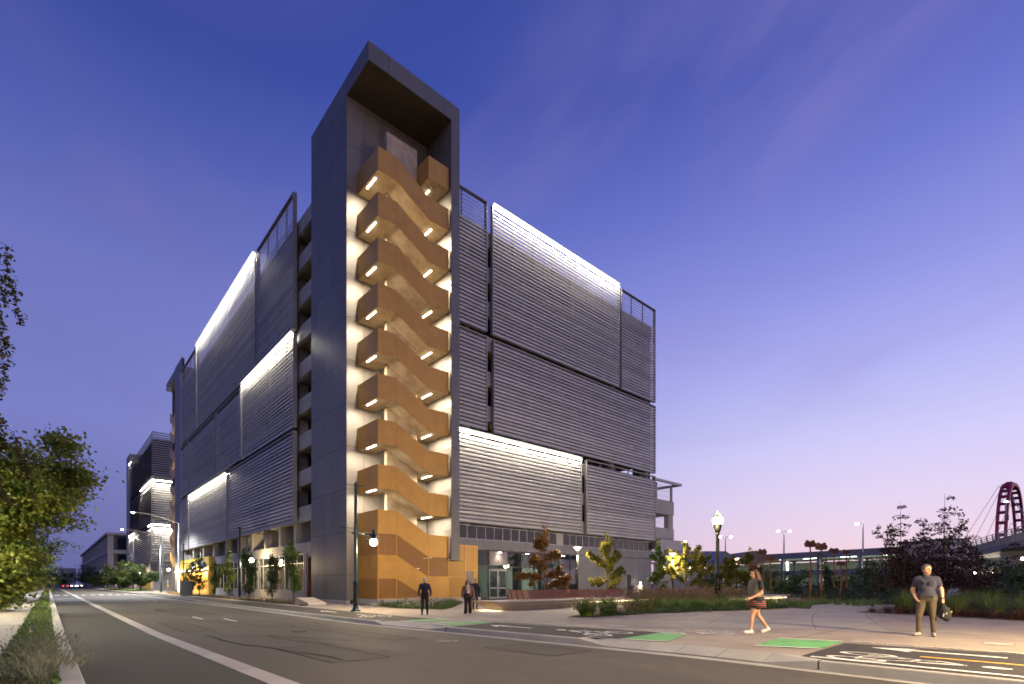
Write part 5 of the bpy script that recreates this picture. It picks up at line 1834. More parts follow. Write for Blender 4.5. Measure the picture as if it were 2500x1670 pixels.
# tree strip on the far pavement
bed('tree_strip', rect(12.75, 14.1, 37.5, 92))
grass_bed('dry straw coloured grass under the columnar trees', rect(12.85, 14.0, 37.8, 91), [LM['grass_dry'], LM['grass_dry']], 206, .42, .36, .35, 30, .010, .3)
bed('forecourt_bed', rect(10.6, 15, 116, 172), .03)
grass_bed('green grass on the bed before the farther garage', rect(10.8, 14.8, 116.5, 170), [LM['grass'], LM['grass_dry']], 207, .9, .45, .6, 22, .02)
# bed at the foot of the stair
fb = [(16.4, 31.9), (15.5, 27.9), (16.5, 24.3), (18.4, 25.9), (23.6, 31.9)]
bed('flower_bed', fb)
cover('leafy green ground cover at the foot of the ochre stair', fb, LM['cover'], 208, 9000, .45, .045)
cover('small pale pink flowers in the bed below the ochre stair', [(16.3, 30), (15.8, 28), (16.6, 25.4), (19, 27.5), (20.5, 30)], LM['flower_p'], 209, 900, .8, .036, name='flowers', cat='flowers')
grass_bed('tall grass clump with straw plumes in the bed below the stair', [(16.9, 25.9), (17.9, 25.9), (17.9, 26.9), (16.9, 26.9)], [LM['grass'], LM['plume']], 210, .5, .95, .5, 80, .008, .3)
# the big grass bed in front of the benches
gb = [(16.5, 14.8), (16.8, 13.8), (21.4, 13.4), (26.4, 11.8), (30.5, 10.8), (32.5, 12.8), (31.8, 15.6), (24.5, 18.4), (20.5, 17.6), (18, 15.4)]
bed('grass_bed_soil', gb)
for lb, c, s in (('rounded green fountain grass at the tip of the plaza bed', (17.35, 14.45), 1), ('second fountain grass beside the first, with bare stalks', (19.0, 14.6), 2)):
    rng = np.random.default_rng(s)
    mb = MB()
    blades(mb, (c[0], c[1], gz(c[1])), 1700, 1.5, 1.15, rng, .010, 1.25, .02, 5)
    t = thing('fountain_grass', lb, 'ornamental grass', (c[0], c[1], gz(c[1])))
    mb.build('foliage', [LM['grass'], LM['plume']], t, origin=(c[0], c[1], gz(c[1])))
grass_bed('dense green fountain grasses around the black post lamp', [(22.6, 14.2), (26.6, 12.6), (30.6, 11.6), (32, 13), (31.4, 15.2), (24.6, 17.6), (22.8, 16)], [LM['grass'], LM['plume']], 211, .72, 1.15, .85, 150, .009, .02, hvar=.18, curl=1.0)
grass_bed('pinkish feathery grass plumes behind the black post lamp', [(24.0, 15.6), (28, 14.4), (32, 14), (34, 15.6), (27.5, 18.6), (24.4, 18.2)], [LM['grass'], LM['plume']], 212, .62, 1.25, .5, 60, .006, .75, hvar=.12, curl=.3)
grass_bed('bare straw grass stalks in front of the timber bench', [(18.6, 15.0), (21.5, 15.2), (21.5, 17), (19.2, 16.4)], [LM['plume'], LM['plume']], 213, .6, 1.15, .5, 9, .005, 1, curl=.35)
cover('low mounded green plants along the front edge of the plaza bed', [(17.6, 13.95), (21.4, 13.5), (26.4, 11.9), (30.5, 10.9), (31.0, 11.6), (26.6, 12.9), (22, 14.3), (18.2, 14.4)], LM['cover'], 214, 8000, .42, .035)
cover('dark red flower heads in front of the glowing bench', [(19.6, 14.4), (23.0, 14.0), (23.4, 15.8), (20.2, 16)], LM['flower_r'], 215, 380, 1.25, .038, name='flowers', cat='flowers')
cover('violet flower haze beside the narrow ginkgo', [(26, 18.6), (29, 18.2), (29.6, 20), (26.4, 20.6)], LM['flower_v'], 216, 420, 2.0, .04, name='flowers', cat='flowers')
# strip bed between the path and the far bench
nb_ = [(29.5, 9.6), (36, 11.6), (41, 12), (41, 15.4), (34.5, 15.4), (32.6, 12.6)]
bed('path_bed', nb_)
grass_bed('low green and straw grasses beside the curved path', nb_, [LM['grass'], LM['plume']], 217, .75, .62, .5, 46, .010, .2)
# low hedges and mounds further back
hb = [(38, 6.5), (47, 9.5), (58, 12), (60, 20), (50, 17), (44, 13.5)]
bed('hedge_bed', hb)
cover('dark green mounded shrubs below the leaf sculptures', hb, LM['dark'], 218, 16000, 1.3, .07, name='shrubs', cat='shrubs')
grass_bed('yellow-green grasses between the shrubs and the path', [(34, 8.2), (39, 8.2), (45, 11.4), (43, 13.4), (37, 11.4)], [LM['grass'], LM['grass_dry']], 219, .8, .5, .5, 36, .012, .15)
hb2 = [(46, 20), (62, 20), (62, 32), (50, 30)]
bed('lawn_bed', hb2)
cover('dark shrubs behind the plaza trees', hb2, LM['dark'], 220, 7000, 1.2, .09, name='shrubs', cat='shrubs')
grass_bed('bright grass strip behind the red timber bench', [(29.5, 23.6), (36, 23.0), (36, 25), (30, 25.4)], [LM['grass'], LM['grass_dry']], 221, .6, .55, .45, 50, .010, .1)
# right hand bed behind the man
rbd = [(27.4, 7.0), (26.6, 5.2), (25.2, 1.6), (23.6, -2.5), (40, -6), (46, 4), (36, 7.2)]
bed('right_bed', rbd)
grass_bed('tall dark arching grasses behind the standing man', [(28.2, 6.4), (27.6, 4.8), (26.6, 1.8), (25.4, -2), (36, -5), (38, 3), (33, 6.5)], [LM['grass_dk'], LM['grass_dk']], 222, .95, 1.35, 1.0, 130, .011, None, hvar=.3)
grass_bed('brown low grass edging the path behind the standing man', [(27.2, 6.6), (26.5, 5.0), (25.1, 1.4), (23.9, -2.2), (25.4, -2.4), (26.8, 1.6), (28, 4.8), (28.2, 6.5)], [LM['grass_br'], LM['grass_br']], 223, .55, .55, .55, 90, .009, None)
cover('tiny pale flowers on tall stems at the end of the right hand bed', [(27.6, 7.0), (27.6, 5.6), (29, 6), (29.2, 7.2)], LM['flower_p'], 224, 90, 1.3, .022, name='flowers', cat='flowers')
hb3 = [(36, 4), (48, 4), (50, -6), (38, -8)]
cover('dark shrub mass at the back of the right hand bed', hb3, LM['dark'], 225, 12000, 1.9, .09, name='shrubs', cat='shrubs')

# ------------------------------------------------------------------ people
def surface_net(D, org, vox):
    ins = D < 0
    nx, ny, nz = D.shape
    acc = np.zeros((nx - 1, ny - 1, nz - 1, 3), np.float32)
    cnt = np.zeros((nx - 1, ny - 1, nz - 1), np.float32)
    cs = [(i, j, k) for i in (0, 1) for j in (0, 1) for k in (0, 1)]
    sl_ = lambda A, c: A[c[0]:nx - 1 + c[0], c[1]:ny - 1 + c[1], c[2]:nz - 1 + c[2]]
    for a in cs:
        for ax in range(3):
            if a[ax] == 0:
                b = list(a); b[ax] = 1
                da, db = sl_(D, a), sl_(D, b)
                m = sl_(ins, a) != sl_(ins, b)
                t = np.where(m, da / np.where(m, da - db, 1), 0)
                for q in range(3):
                    acc[..., q] += np.where(m, a[q] + (t if q == ax else 0), 0)
                cnt += m
    act = cnt > 0
    idx = -np.ones(act.shape, np.int64)
    idx[act] = np.arange(act.sum())
    cell = np.argwhere(act)
    V = (cell + acc[act] / cnt[act][:, None]) * vox + org
    F = []
    for ax in range(3):
        u, w = [(1, 2), (2, 0), (0, 1)][ax]
        s0 = [slice(None)] * 3; s1 = [slice(None)] * 3
        s0[ax] = slice(0, -1); s1[ax] = slice(1, None)
        A, B = ins[tuple(s0)], ins[tuple(s1)]
        ch = np.argwhere(A != B)
        ch = ch[(ch[:, u] > 0) & (ch[:, w] > 0) & (ch[:, u] < D.shape[u] - 1) & (ch[:, w] < D.shape[w] - 1)]
        def cl(du, dw):
            c = ch.copy(); c[:, u] -= du; c[:, w] -= dw
            return idx[c[:, 0], c[:, 1], c[:, 2]]
        q = np.stack([cl(1, 1), cl(0, 1), cl(0, 0), cl(1, 0)], 1)
        fl = ~A[ch[:, 0], ch[:, 1], ch[:, 2]]
        q[fl] = q[fl][:, ::-1]
        F.append(q)
    return V, np.concatenate(F)
def sdf_mesh(name, prims, vox, mats, parent, k=.02, cut=None):
    """one continuous skin around tapered capsules: prims = (a, b, ra, rb, region, flat_y)"""
    pts = np.array([p for q in prims for p in (q[0], q[1])])
    rad = max(max(q[2], q[3]) for q in prims) + .04
    lo, hi = pts.min(0) - rad, pts.max(0) + rad
    n = np.ceil((hi - lo) / vox).astype(int) + 1
    ax = [lo[i] + vox * np.arange(n[i]) for i in range(3)]
    D = np.full(n, 9., np.float32)
    for a, b, ra, rb, reg, fy, kk in prims:
        a = np.array(a, float); b = np.array(b, float)
        m = max(ra, rb) / min(1, fy) + .07 + max(ra, rb) * max(0, fy - 1)
        l = np.maximum(0, np.floor((np.minimum(a, b) - m - lo) / vox).astype(int))
        h = np.minimum(n, np.ceil((np.maximum(a, b) + m - lo) / vox).astype(int) + 1)
        X, Y, Z = np.meshgrid(ax[0][l[0]:h[0]], ax[1][l[1]:h[1]], ax[2][l[2]:h[2]], indexing='ij')
        ab = b - a
        L2 = max(1e-9, ab @ ab)
        t = np.clip(((X - a[0]) * ab[0] + (Y - a[1]) * ab[1] + (Z - a[2]) * ab[2]) / L2, 0, 1)
        d = np.sqrt((X - a[0] - t * ab[0]) ** 2 + ((Y - a[1] - t * ab[1]) / fy) ** 2 + (Z - a[2] - t * ab[2]) ** 2) - (ra + (rb - ra) * t)
        d = d * min(1, fy)
        S = D[l[0]:h[0], l[1]:h[1], l[2]:h[2]]
        if kk > 0:
            hh = np.clip(.5 + .5 * (S - d) / kk, 0, 1)
            D[l[0]:h[0], l[1]:h[1], l[2]:h[2]] = S * (1 - hh) + d * hh - kk * hh * (1 - hh)
        else:
            D[l[0]:h[0], l[1]:h[1], l[2]:h[2]] = np.minimum(S, d)
    if cut is not None:
        X, Y, Z = np.meshgrid(*ax, indexing='ij')
        D = np.maximum(D, cut(X, Y, Z)).astype(np.float32)
    V, F = surface_net(D, lo, vox)
    # region of each face by the nearest capsule
    C = V[F].mean(1)
    best = np.full(len(C), 9.); reg_i = np.zeros(len(C), int)
    names = list(mats.keys())
    for a, b, ra, rb, reg, fy, kk in prims:
        a = np.array(a, float); b = np.array(b, float)
        ab = b - a
        L2 = max(1e-9, ab @ ab)
        t = np.clip(((C - a) @ ab) / L2, 0, 1)
        q = C - a - t[:, None] * ab
        q[:, 1] /= fy
        d = (np.linalg.norm(q, axis=1) - (ra + (rb - ra) * t)) * min(1, fy)
        m = d < best
        best[m] = d[m]; reg_i[m] = names.index(reg)
    me = bpy.data.meshes.new(name)
    me.from_pydata(V.tolist(), [], F.tolist())
    for q in names:
        me.materials.append(mats[q])
    me.polygons.foreach_set('material_index', reg_i)
    me.polygons.foreach_set('use_smooth', [True] * len(F))
    me.update()
    o = link(name, me, parent, (0, 0, 0), local=True)
    sm = o.modifiers.new('smooth', 'SMOOTH'); sm.iterations = 2; sm.factor = .4
    return o
def cloth(name, c, var=.2):
    return mat(name, c, .85, 0, var, 9, bump=.45, bscale=20)
SKIN = mat('skin', (.50, .29, .18), .5, 0, .06, 20)
SKIN2 = mat('skin_tan', (.42, .23, .14), .5, 0, .06, 20)
LIP = mat('lip', (.35, .13, .10), .5)
EYE = mat('eye_dark', (.02, .015, .012), .3)
def rot(p, c, a):
    x, y = p[0] - c[0], p[1] - c[1]
    return (c[0] + x * math.cos(a) - y * math.sin(a), c[1] + x * math.sin(a) + y * math.cos(a), p[2])
def person(label, loc, rz, H, J, mats, hair_mat, hair='short', yaw=0, head=(0, 0), vox=.014, build=1.0, long_sleeve=False, flare=1.0, skirt=False, coat=False, name='person'):
    """J: joints for a 1.75 m figure that looks along -y; L is its own left (+x)"""
    t = thing(name, label, 'person', loc, rz)
    s = H / 1.75
    hx, hy = head
    nk = (hx * .5, hy * .5, 1.47)
    Hc = lambda x, y, z: rot((hx + x, hy + y, z), (hx, hy, 0), yaw)
    P = []
    A = lambda a, b, ra, rb, reg, fy=1, k=.03: P.append((a, b, ra, rb, reg, fy, k))
    B = build
    px_, py_ = J.get('pelvis', (0, 0))
    A((px_ - .075, py_, .94), (px_ + .075, py_, .94), .125 * B, .125 * B, 'bottom', .9)
    A((px_, py_ - .01, 1.02), (hx * .2, hy * .2 - .015, 1.17), .145 * B, .155 * B, 'top', .86, .05)
    A((px_ - .06, py_ - .01, 1.0), (px_ + .06, py_ - .01, 1.0), .125 * B, .125 * B, 'top', .9, .03)
    A((hx * .3 - .05, hy * .3, 1.30), (hx * .3 + .05, hy * .3, 1.30), .145 * B, .145 * B, 'top', .82, .05)
    A((nk[0] - .13 * B, nk[1] + .01, 1.415), (nk[0] + .13 * B, nk[1] + .01, 1.415), .068, .068, 'top', .95, .05)
    A((nk[0], nk[1] + .01, 1.44), (nk[0], nk[1] + .005, 1.485), .068, .060, 'top', 1, .02)
    A((nk[0], nk[1], 1.47), (hx, hy + .01, 1.57), .054, .052, 'skin', 1, .015)
    # head
    A(Hc(0, .005, 1.665), Hc(0, .0, 1.60), .092, .076, 'skin', 1.12, .02)
    A(Hc(0, -.045, 1.575), Hc(0, -.055, 1.555), .052, .038, 'skin', 1, .03)
    A(Hc(0, -.095, 1.635), Hc(0, -.112, 1.605), .012, .018, 'skin', 1, .012)
    A(Hc(-.028, -.088, 1.66), Hc(.028, -.088, 1.66), .016, .016, 'skin', 1, .02)
    for q in (-1, 1):
        A(Hc(q * .085, .012, 1.635), Hc(q * .084, .012, 1.60), .019, .013, 'skin', 1, .008)
    A(Hc(-.02, -.092, 1.578), Hc(.02, -.092, 1.578), .009, .009, 'lip', 1, .006)
    for side, q in (('L', 1), ('R', -1)):
        sh = (nk[0] + q * .185 * B, nk[1] + .01, 1.405)
        el, wr, hd = J['el' + side], J['wr' + side], J['hd' + side]
        mid = tuple(sh[i] * .42 + el[i] * .58 for i in range(3))
        A(sh, mid, .066, .060, 'sleeve', 1, .03)
        if long_sleeve:
            A(mid, el, .058, .052, 'sleeve', 1, .02)
            A(el, tuple(el[i] * .12 + wr[i] * .88 for i in range(3)), .052, .040, 'sleeve', 1, .02)
        else:
            A(mid, el, .047, .042, 'skin', 1, .012)
            A(el, tuple(el[i] * .6 + wr[i] * .4 for i in range(3)), .043, .042, 'skin', 1, .02)
        A(tuple(el[i] * .6 + wr[i] * .4 for i in range(3)), wr, .041, .028, 'skin', 1, .015)
        # hand: palm, four unequal fingers bent at the knuckle, thumb from the side
        w, h = Vector(wr), Vector(hd)
        d = (h - w).normalized()
        sd = Vector((0, 1, 0)) - d * d.y
        sd.normalize()
        nrm = d.cross(sd)
        A(tuple(w), tuple(w + d * .05), .027, .032, 'skin', 1.1, .012)
        for f in range(4):
            o0 = w + d * .07 + sd * (-.028 + .019 * f)
            ln = (.036, .042, .040, .030)[f]
            kn = o0 + d * ln + nrm * q * -.006
            tp = kn + (d * .55 + nrm * q * -.75) * ln * .9
            A(tuple(w + d * .045 + sd * (-.022 + .015 * f)), tuple(o0), .013, .011, 'skin', 1, .006)
            A(tuple(o0), tuple(kn), .0105, .0095, 'skin', 1, .003)
            A(tuple(kn), tuple(tp), .0095, .008, 'skin', 1, .003)
        th0 = w + d * .025 - sd * .030
        A(tuple(th0), tuple(th0 + d * .045 - sd * .018 + nrm * q * -.012), .013, .010, 'skin', 1, .006)
        # leg
        hp = (px_ + q * .09, py_, .91)
        kn, an, to = J['kn' + side], J['an' + side], J['to' + side]
        if skirt:
            A(hp, tuple(hp[i] * .62 + kn[i] * .38 for i in range(3)), .10 * B, .092 * B, 'bottom', 1, .03)
            A(tuple(hp[i] * .62 + kn[i] * .38 for i in range(3)), kn, .080 * B, .055, 'skin', 1, .012)
            A(kn, tuple(kn[i] * .7 + an[i] * .3 for i in range(3)), .054, .056, 'skin', 1, .02)
            A(tuple(kn[i] * .7 + an[i] * .3 for i in range(3)), an, .056, .034, 'skin', 1, .02)
        else:
            A(hp, kn, .096 * B, .070, 'bottom', 1, .03)
            A(kn, tuple(kn[i] * .1 + an[i] * .9 for i in range(3)), .068, .052 * flare, 'bottom', 1, .02)
        hl = J.get('hl' + side)
        if hl is None:
            dv = Vector((to[0] - an[0], to[1] - an[1], 0)).normalized()
            hl = (an[0] - dv.x * .045, an[1] - dv.y * .045, max(.040, an[2] - .055))
        A(an, hl, .040, .038, 'shoe', 1, .01)
        A(hl, to, .040, .036, 'shoe', 1, .02)
        A((hl[0], hl[1], hl[2] - .022), (to[0], to[1], to[2] - .020), .028, .028, 'sole', 1, .004)
    if coat:
        A((px_ - .10, py_, .90), (px_ - .09, py_ + .01, 1.25), .10, .09, 'top', 1, .05)
        A((px_ + .10, py_, .90), (px_ + .09, py_ + .01, 1.25), .10, .09, 'top', 1, .05)
    P2 = [tuple(tuple(v * s for v in e) if isinstance(e, tuple) else e for e in p[:2]) + (p[2] * s, p[3] * s) + p[4:6] + (p[6] * s,) for p in P]
    ms = {'skin': SKIN, 'top': None, 'sleeve': None, 'bottom': None, 'shoe': None, 'sole': None, 'lip': LIP}
    ms.update(mats)
    if ms['sleeve'] is None: ms['sleeve'] = ms['top']
    body = sdf_mesh('body', P2, vox, ms, t)
    # hair
    Q = []
    A2 = lambda a, b, ra, rb, fy=1, k=.02: Q.append((tuple(v * s for v in a), tuple(v * s for v in b), ra * s, rb * s, 'hair', fy, k * s))
    A2(Hc(0, .012, 1.675), Hc(0, .018, 1.635), .0965, .089, 1.13)
    rg = np.random.default_rng(5)
    if hair == 'curly':
        for i in range(60):
            v = rg.normal(size=3); v /= np.linalg.norm(v)
            if v[2] < -.35: continue
            A2(Hc(v[0] * .095, .015 + v[1] * .105, 1.66 + v[2] * .095), Hc(v[0] * .11, .015 + v[1] * .12, 1.66 + v[2] * .11), .028, .020, 1, .01)
    if hair == 'long':
        for i in range(14):
            a = -.3 + 3.7 * i / 13
            A2(Hc(math.cos(a) * .075, .02 + math.sin(a) * .08, 1.66), Hc(math.cos(a) * .11, .07 + math.sin(a) * .10, 1.47 - .03 * (i % 3)), .035, .028, 1, .02)
        A2(Hc(0, .09, 1.58), Hc(0, .15, 1.40), .075, .06, 1, .04)
    if hair == 'bob':
        for i in range(14):
            a = -.45 + 4.0 * i / 13
            A2(Hc(math.cos(a) * .08, .012 + math.sin(a) * .085, 1.67), Hc(math.cos(a) * .105, .02 + math.sin(a) * .10, 1.53 + .015 * (i % 3)), .034, .03, 1, .015)
    fc = Hc(0, -.16, 1.60)
    fx, fy_, fz = [v * s for v in fc]
    hcx, hcy = hx * s, hy * s
    fd = np.array(rot((0, -1, 0), (0, 0, 0), yaw))
    def facecut(X, Y, Z):
        f = (X - hcx) * fd[0] + (Y - hcy) * fd[1]
        if hair in ('short', 'curly'):
            c1 = np.maximum(f - .055 * s - (Z - 1.69 * s) * .6, (1.615 * s - Z) if hair == 'short' else (1.58 * s - Z))
            c2 = np.maximum(.02 * s - (-f), 1.66 * s - Z)
            return np.maximum(np.where(f > .0, f - .04 * s - (Z - 1.66 * s) * .9, -1), (1.60 * s - Z) - np.clip(-f, 0, .06) * .6)
        return np.where(Z < 1.70 * s, f - .058 * s, f - .10 * s)
    sdf_mesh('hair', Q, vox, {'hair': hair_mat}, t, cut=facecut)
    ey = MB()
    for q in (-1, 1):
        c = Hc(q * .033, -.090, 1.638)
        ey.lathe([(.002 * s, -.007 * s), (.011 * s, -.003 * s), (.011 * s, .003 * s), (.002 * s, .007 * s)], tuple(v * s for v in c), 8)
        c = Hc(q * .033, -.099, 1.664)
        ey.box(c[0] * s - .016 * s, c[0] * s + .016 * s, c[1] * s - .004 * s, c[1] * s + .006 * s, c[2] * s - .004 * s, c[2] * s + .004 * s)
    ey.build('eyes', EYE, t, local=True)
    return t
STAND = dict(elL=(.275, .03, 1.14), wrL=(.30, -.03, .90), hdL=(.31, -.05, .80), elR=(-.28, .06, 1.14), wrR=(-.225, -.055, .955), hdR=(-.185, -.085, .87),
             knL=(.115, -.02, .50), anL=(.125, .01, .09), toL=(.15, -.17, .045), knR=(-.15, -.03, .50), anR=(-.165, .02, .09), toR=(-.235, -.15, .045))
grey_hair = mat('hair_grey', (.085, .08, .075), .85, 0, .3, 60)
mp_ = gp(2263, 1553)
man = person('man in a dark blue polo shirt and khaki trousers holding a black bag', mp_, math.radians(-84), 1.75, STAND,
             {'top': cloth('polo_blue', (.032, .034, .062)), 'bottom': cloth('khaki_trousers', (.075, .058, .038)), 'shoe': mat('shoe_grey', (.30, .27, .24), .7, 0, .5, 25), 'sole': mat('shoe_dark', (.02, .02, .02), .7)},
             grey_hair, 'short', yaw=.75, vox=.0125, build=1.06)
MB().lathe([(.036, .925), (.040, .93), (.040, .95), (.036, .955)], (.297, -.02, 0), 12).build('wristband', mat('wristband', (.02, .03, .12), .5), man, local=True)
MB().box(-.012, .012, -.178, -.165, 1.28, 1.42).build('placket', cloth('polo_blue_dark', (.03, .033, .06)), man, local=True)
MB().box(.05, .14, -.170, -.155, 1.25, 1.35).build('pocket', cloth('polo_pocket', (.035, .038, .068)), man, local=True)
MB().tube([(-.085, .02, 1.475), (-.06, -.055, 1.465), (0, -.095, 1.425), (.06, -.055, 1.465), (.085, .02, 1.475)], .016, 6).build('collar', cloth('polo_collar', (.035, .038, .07)), man, local=True, smooth=True)
MB().box(-.13, .13, -.145, -.13, .945, .985).build('belt', mat('belt', (.02, .018, .016), .5), man, local=True)
bag = thing('shoulder_bag', 'crumpled black bag hanging from the left hand of the standing man', 'bag', mp_, math.radians(-84))
BP = [((.31, -.07, .80), (.33, -.06, .66), .022, .07, 'bag', 1, .03), ((.33, -.06, .66), (.36, -.05, .50), .085, .10, 'bag', .75, .05), ((.30, -.05, .64), (.27, -.05, .52), .05, .07, 'bag', .8, .04),
      ((.37, -.05, .52), (.38, -.05, .42), .08, .045, 'bag', .8, .04), ((.40, -.05, .68), (.42, -.05, .58), .03, .045, 'bag', .9, .03), ((.30, -.07, .80), (.26, -.08, .62), .012, .03, 'bag', 1, .02), ((.33, -.10, .62), (.31, -.12, .48), .03, .03, 'bag', 1, .02)]
sdf_mesh('bag_body', BP, .0125, {'bag': cloth('bag_black', (.014, .014, .015), .5)}, bag)
MB().prism([(.30, -.155, .50), (.315, -.155, .50), (.335, -.15, .58), (.32, -.15, .58)], (0, .03, 0)).prism([(.36, -.13, .555), (.39, -.13, .57), (.385, -.13, .60), (.37, -.13, .59)], (0, .03, 0)).build('reflective_tab', mat('reflective_tab', (.55, .54, .5), .5), bag, local=True)
MB().prism([(.455, -.06, .60), (.47, -.06, .595), (.475, -.06, .63), (.46, -.06, .64)], (0, .02, 0)).build('zip_pull', mat('zip_pull', (.45, .55, .05), .5), bag, local=True)

WALK = dict(pelvis=(0, 0), elL=(.24, .02, 1.12), wrL=(.22, -.27, .98), hdL=(.21, -.36, .93), elR=(-.23, .12, 1.13), wrR=(-.22, .02, .92), hdR=(-.21, -.02, .82),
            knL=(.085, -.16, .50), anL=(.08, -.20, .10), toL=(.08, -.37, .05), knR=(-.08, .10, .50), anR=(-.08, .36, .16), toR=(-.09, .22, .045))
def stripes(name, c1, c2, per):
    m = bpy.data.materials.new(name); m.use_nodes = True
    t = m.node_tree
    g = t.nodes.new('ShaderNodeNewGeometry'); sx = t.nodes.new('ShaderNodeSeparateXYZ')
    t.links.new(g.outputs['Position'], sx.inputs[0])
    mu = t.nodes.new('ShaderNodeMath'); mu.operation = 'MULTIPLY'; mu.inputs[1].default_value = 1 / per
    fr = t.nodes.new('ShaderNodeMath'); fr.operation = 'FRACT'
    gt = t.nodes.new('ShaderNodeMath'); gt.operation = 'GREATER_THAN'; gt.inputs[1].default_value = .70
    t.links.new(sx.outputs['Z'], mu.inputs[0]); t.links.new(mu.outputs[0], fr.inputs[0]); t.links.new(fr.outputs[0], gt.inputs[0])
    mx = t.nodes.new('ShaderNodeMix'); mx.data_type = 'RGBA'
    mx.inputs[6].default_value = (*c1, 1); mx.inputs[7].default_value = (*c2, 1)
    t.links.new(gt.outputs[0], mx.inputs[0])
    t.links.new(mx.outputs[2], t.nodes['Principled BSDF'].inputs['Base Color'])
    t.nodes['Principled BSDF'].inputs['Roughness'].default_value = .9
    return m
wp = gp(1846, 1546)
wk_ = person('woman walking in an olive vest and striped dark skirt with long brown hair', wp, math.radians(-128), 1.66, WALK,
             {'top': cloth('vest_olive', (.13, .12, .085)), 'sleeve': cloth('sleeve_navy', (.018, .018, .026)), 'bottom': cloth('shorts_dark', (.016, .015, .018)), 'shoe': mat('shoe_white', (.62, .60, .57), .6), 'sole': mat('sole_white', (.66, .64, .6), .6), 'skin': SKIN},
             mat('hair_brown', (.03, .013, .007), .6, 0, .4, 40, c2=(.11, .045, .016)), 'long', yaw=.1, head=(0, -.05), vox=.0125, build=1.38, skirt=True)
sk = MB()
n = 20
rg = [(.90, .20, .185), (.80, .225, .215), (.685, .235, .23)]
for z, a, b in rg:
    sk.v += [(a * math.cos(2 * math.pi * i / n), b * math.sin(2 * math.pi * i / n) + .01, z) for i in range(n)]
for r in range(2):
    for i in range(n):
        sk.f.append((r * n + i, r * n + (i + 1) % n, (r + 1) * n + (i + 1) % n, (r + 1) * n + i)); sk.m.append(0)
so_ = sk.build('skirt', stripes('striped_cloth', (.022, .019, .021), (.42, .13, .09), .052), wk_, local=True, smooth=True)
so_.modifiers.new('thick', 'SOLIDIFY').thickness = .012
MB().lathe([(.058, 1.145), (.062, 1.15), (.062, 1.185), (.058, 1.19)], (.225, .02, 0), 12).build('cuff', stripes('striped_cuff', (.022, .019, .021), (.50, .15, .10), .022), wk_, local=True)

STRIDE = dict(elL=(.27, .03, 1.13), wrL=(.27, -.10, .90), hdL=(.27, -.13, .80), elR=(-.27, .06, 1.13), wrR=(-.28, .04, .88), hdR=(-.28, .02, .78),
              knL=(.10, -.06, .50), anL=(.13, .12, .11), toL=(.14, -.03, .045), knR=(-.10, -.03, .50), anR=(-.12, -.06, .09), toR=(-.13, -.24, .045))
bp_ = gp(1037, 1501)
bl = person('man with curly blond hair seen from behind in a navy jacket and black trousers', bp_, math.radians(148), 1.77, STRIDE,
            {'top': cloth('jacket_navy', (.022, .026, .065)), 'bottom': cloth('trousers_black', (.014, .013, .015)), 'shoe': mat('shoe_black', (.012, .012, .012), .5), 'sole': mat('sole_black', (.012, .012, .012), .6)},
            mat('hair_blond', (.6, .45, .18), .6, 0, .3, 50, c2=(.85, .70, .38)), 'curly', vox=.016, long_sleeve=True)
pk = thing('backpack', 'black backpack on the back of the blond man', 'backpack', bp_, math.radians(148))
sdf_mesh('pack_body', [((0, .20, 1.32), (0, .21, 1.05), .11, .13, 'bag', .75, .04), ((-.06, .20, 1.05), (.06, .20, 1.05), .10, .10, 'bag', .8, .05), ((0, .26, 1.15), (0, .27, 1.04), .06, .07, 'bag', .8, .03)], .016, {'bag': cloth('pack_black', (.010, .010, .012))}, pk)
for q in (-1, 1):
    MB().tube([(q * .10, .15, 1.40), (q * .115, .03, 1.47), (q * .12, -.10, 1.40), (q * .13, -.12, 1.25), (q * .15, .05, 1.10)], .018, 6).build('strap', M['black'], pk, local=True)
wp2 = gp(1142, 1502)
wo_ = person('woman in a brown jacket over a white top and wide black trousers', wp2, math.radians(-30), 1.64, STRIDE,
             {'top': cloth('jacket_brown', (.20, .09, .035)), 'bottom': cloth('trousers_wide_black', (.012, .011, .012)), 'shoe': mat('shoe_white2', (.6, .58, .55), .6), 'sole': mat('sole_white2', (.6, .58, .55), .6)},
             mat('hair_black', (.012, .010, .010), .5), 'bob', yaw=.5, vox=.016, build=1.12, long_sleeve=True, flare=1.7, coat=True)
MB().prism([(-.06, -.175, .98), (.075, -.175, .98), (.085, -.165, 1.36), (.03, -.15, 1.43), (-.03, -.15, 1.43), (-.07, -.165, 1.36)], (0, .05, 0)).build('white_top', cloth('top_white', (.62, .60, .60), .05), wo_, local=True, bevel=.02)
cb = thing('crossbody_bag', 'small black crossbody bag worn by the woman in the brown jacket', 'bag', wp2, math.radians(-30))
sdf_mesh('bag_body', [((-.10, -.19, .98), (.02, -.20, .96), .07, .06, 'bag', .6, .03)], .014, {'bag': cloth('small_bag_black', (.012, .012, .018))}, cb)
MB().tube([(-.12, -.18, 1.02), (-.02, -.20, 1.2), (.07, -.16, 1.36), (.09, -.02, 1.42)], .010, 6).build('strap', M['black'], cb, local=True)
mp2 = gp(1160, 1487.5)
person('man in a black jacket and dark jeans walking behind the woman in brown', mp2, math.radians(-25), 1.76, STRIDE,
       {'top': cloth('jacket_black', (.012, .012, .015)), 'bottom': cloth('jeans_dark', (.03, .03, .04)), 'shoe': mat('shoe_black2', (.02, .02, .02), .5), 'sole': mat('sole_black2', (.02, .02, .02), .5), 'skin': SKIN2},
       mat('hair_black2', (.014, .011, .010), .5), 'short', yaw=-.3, vox=.017, long_sleeve=True)
mp3 = gp(1147, 1498)
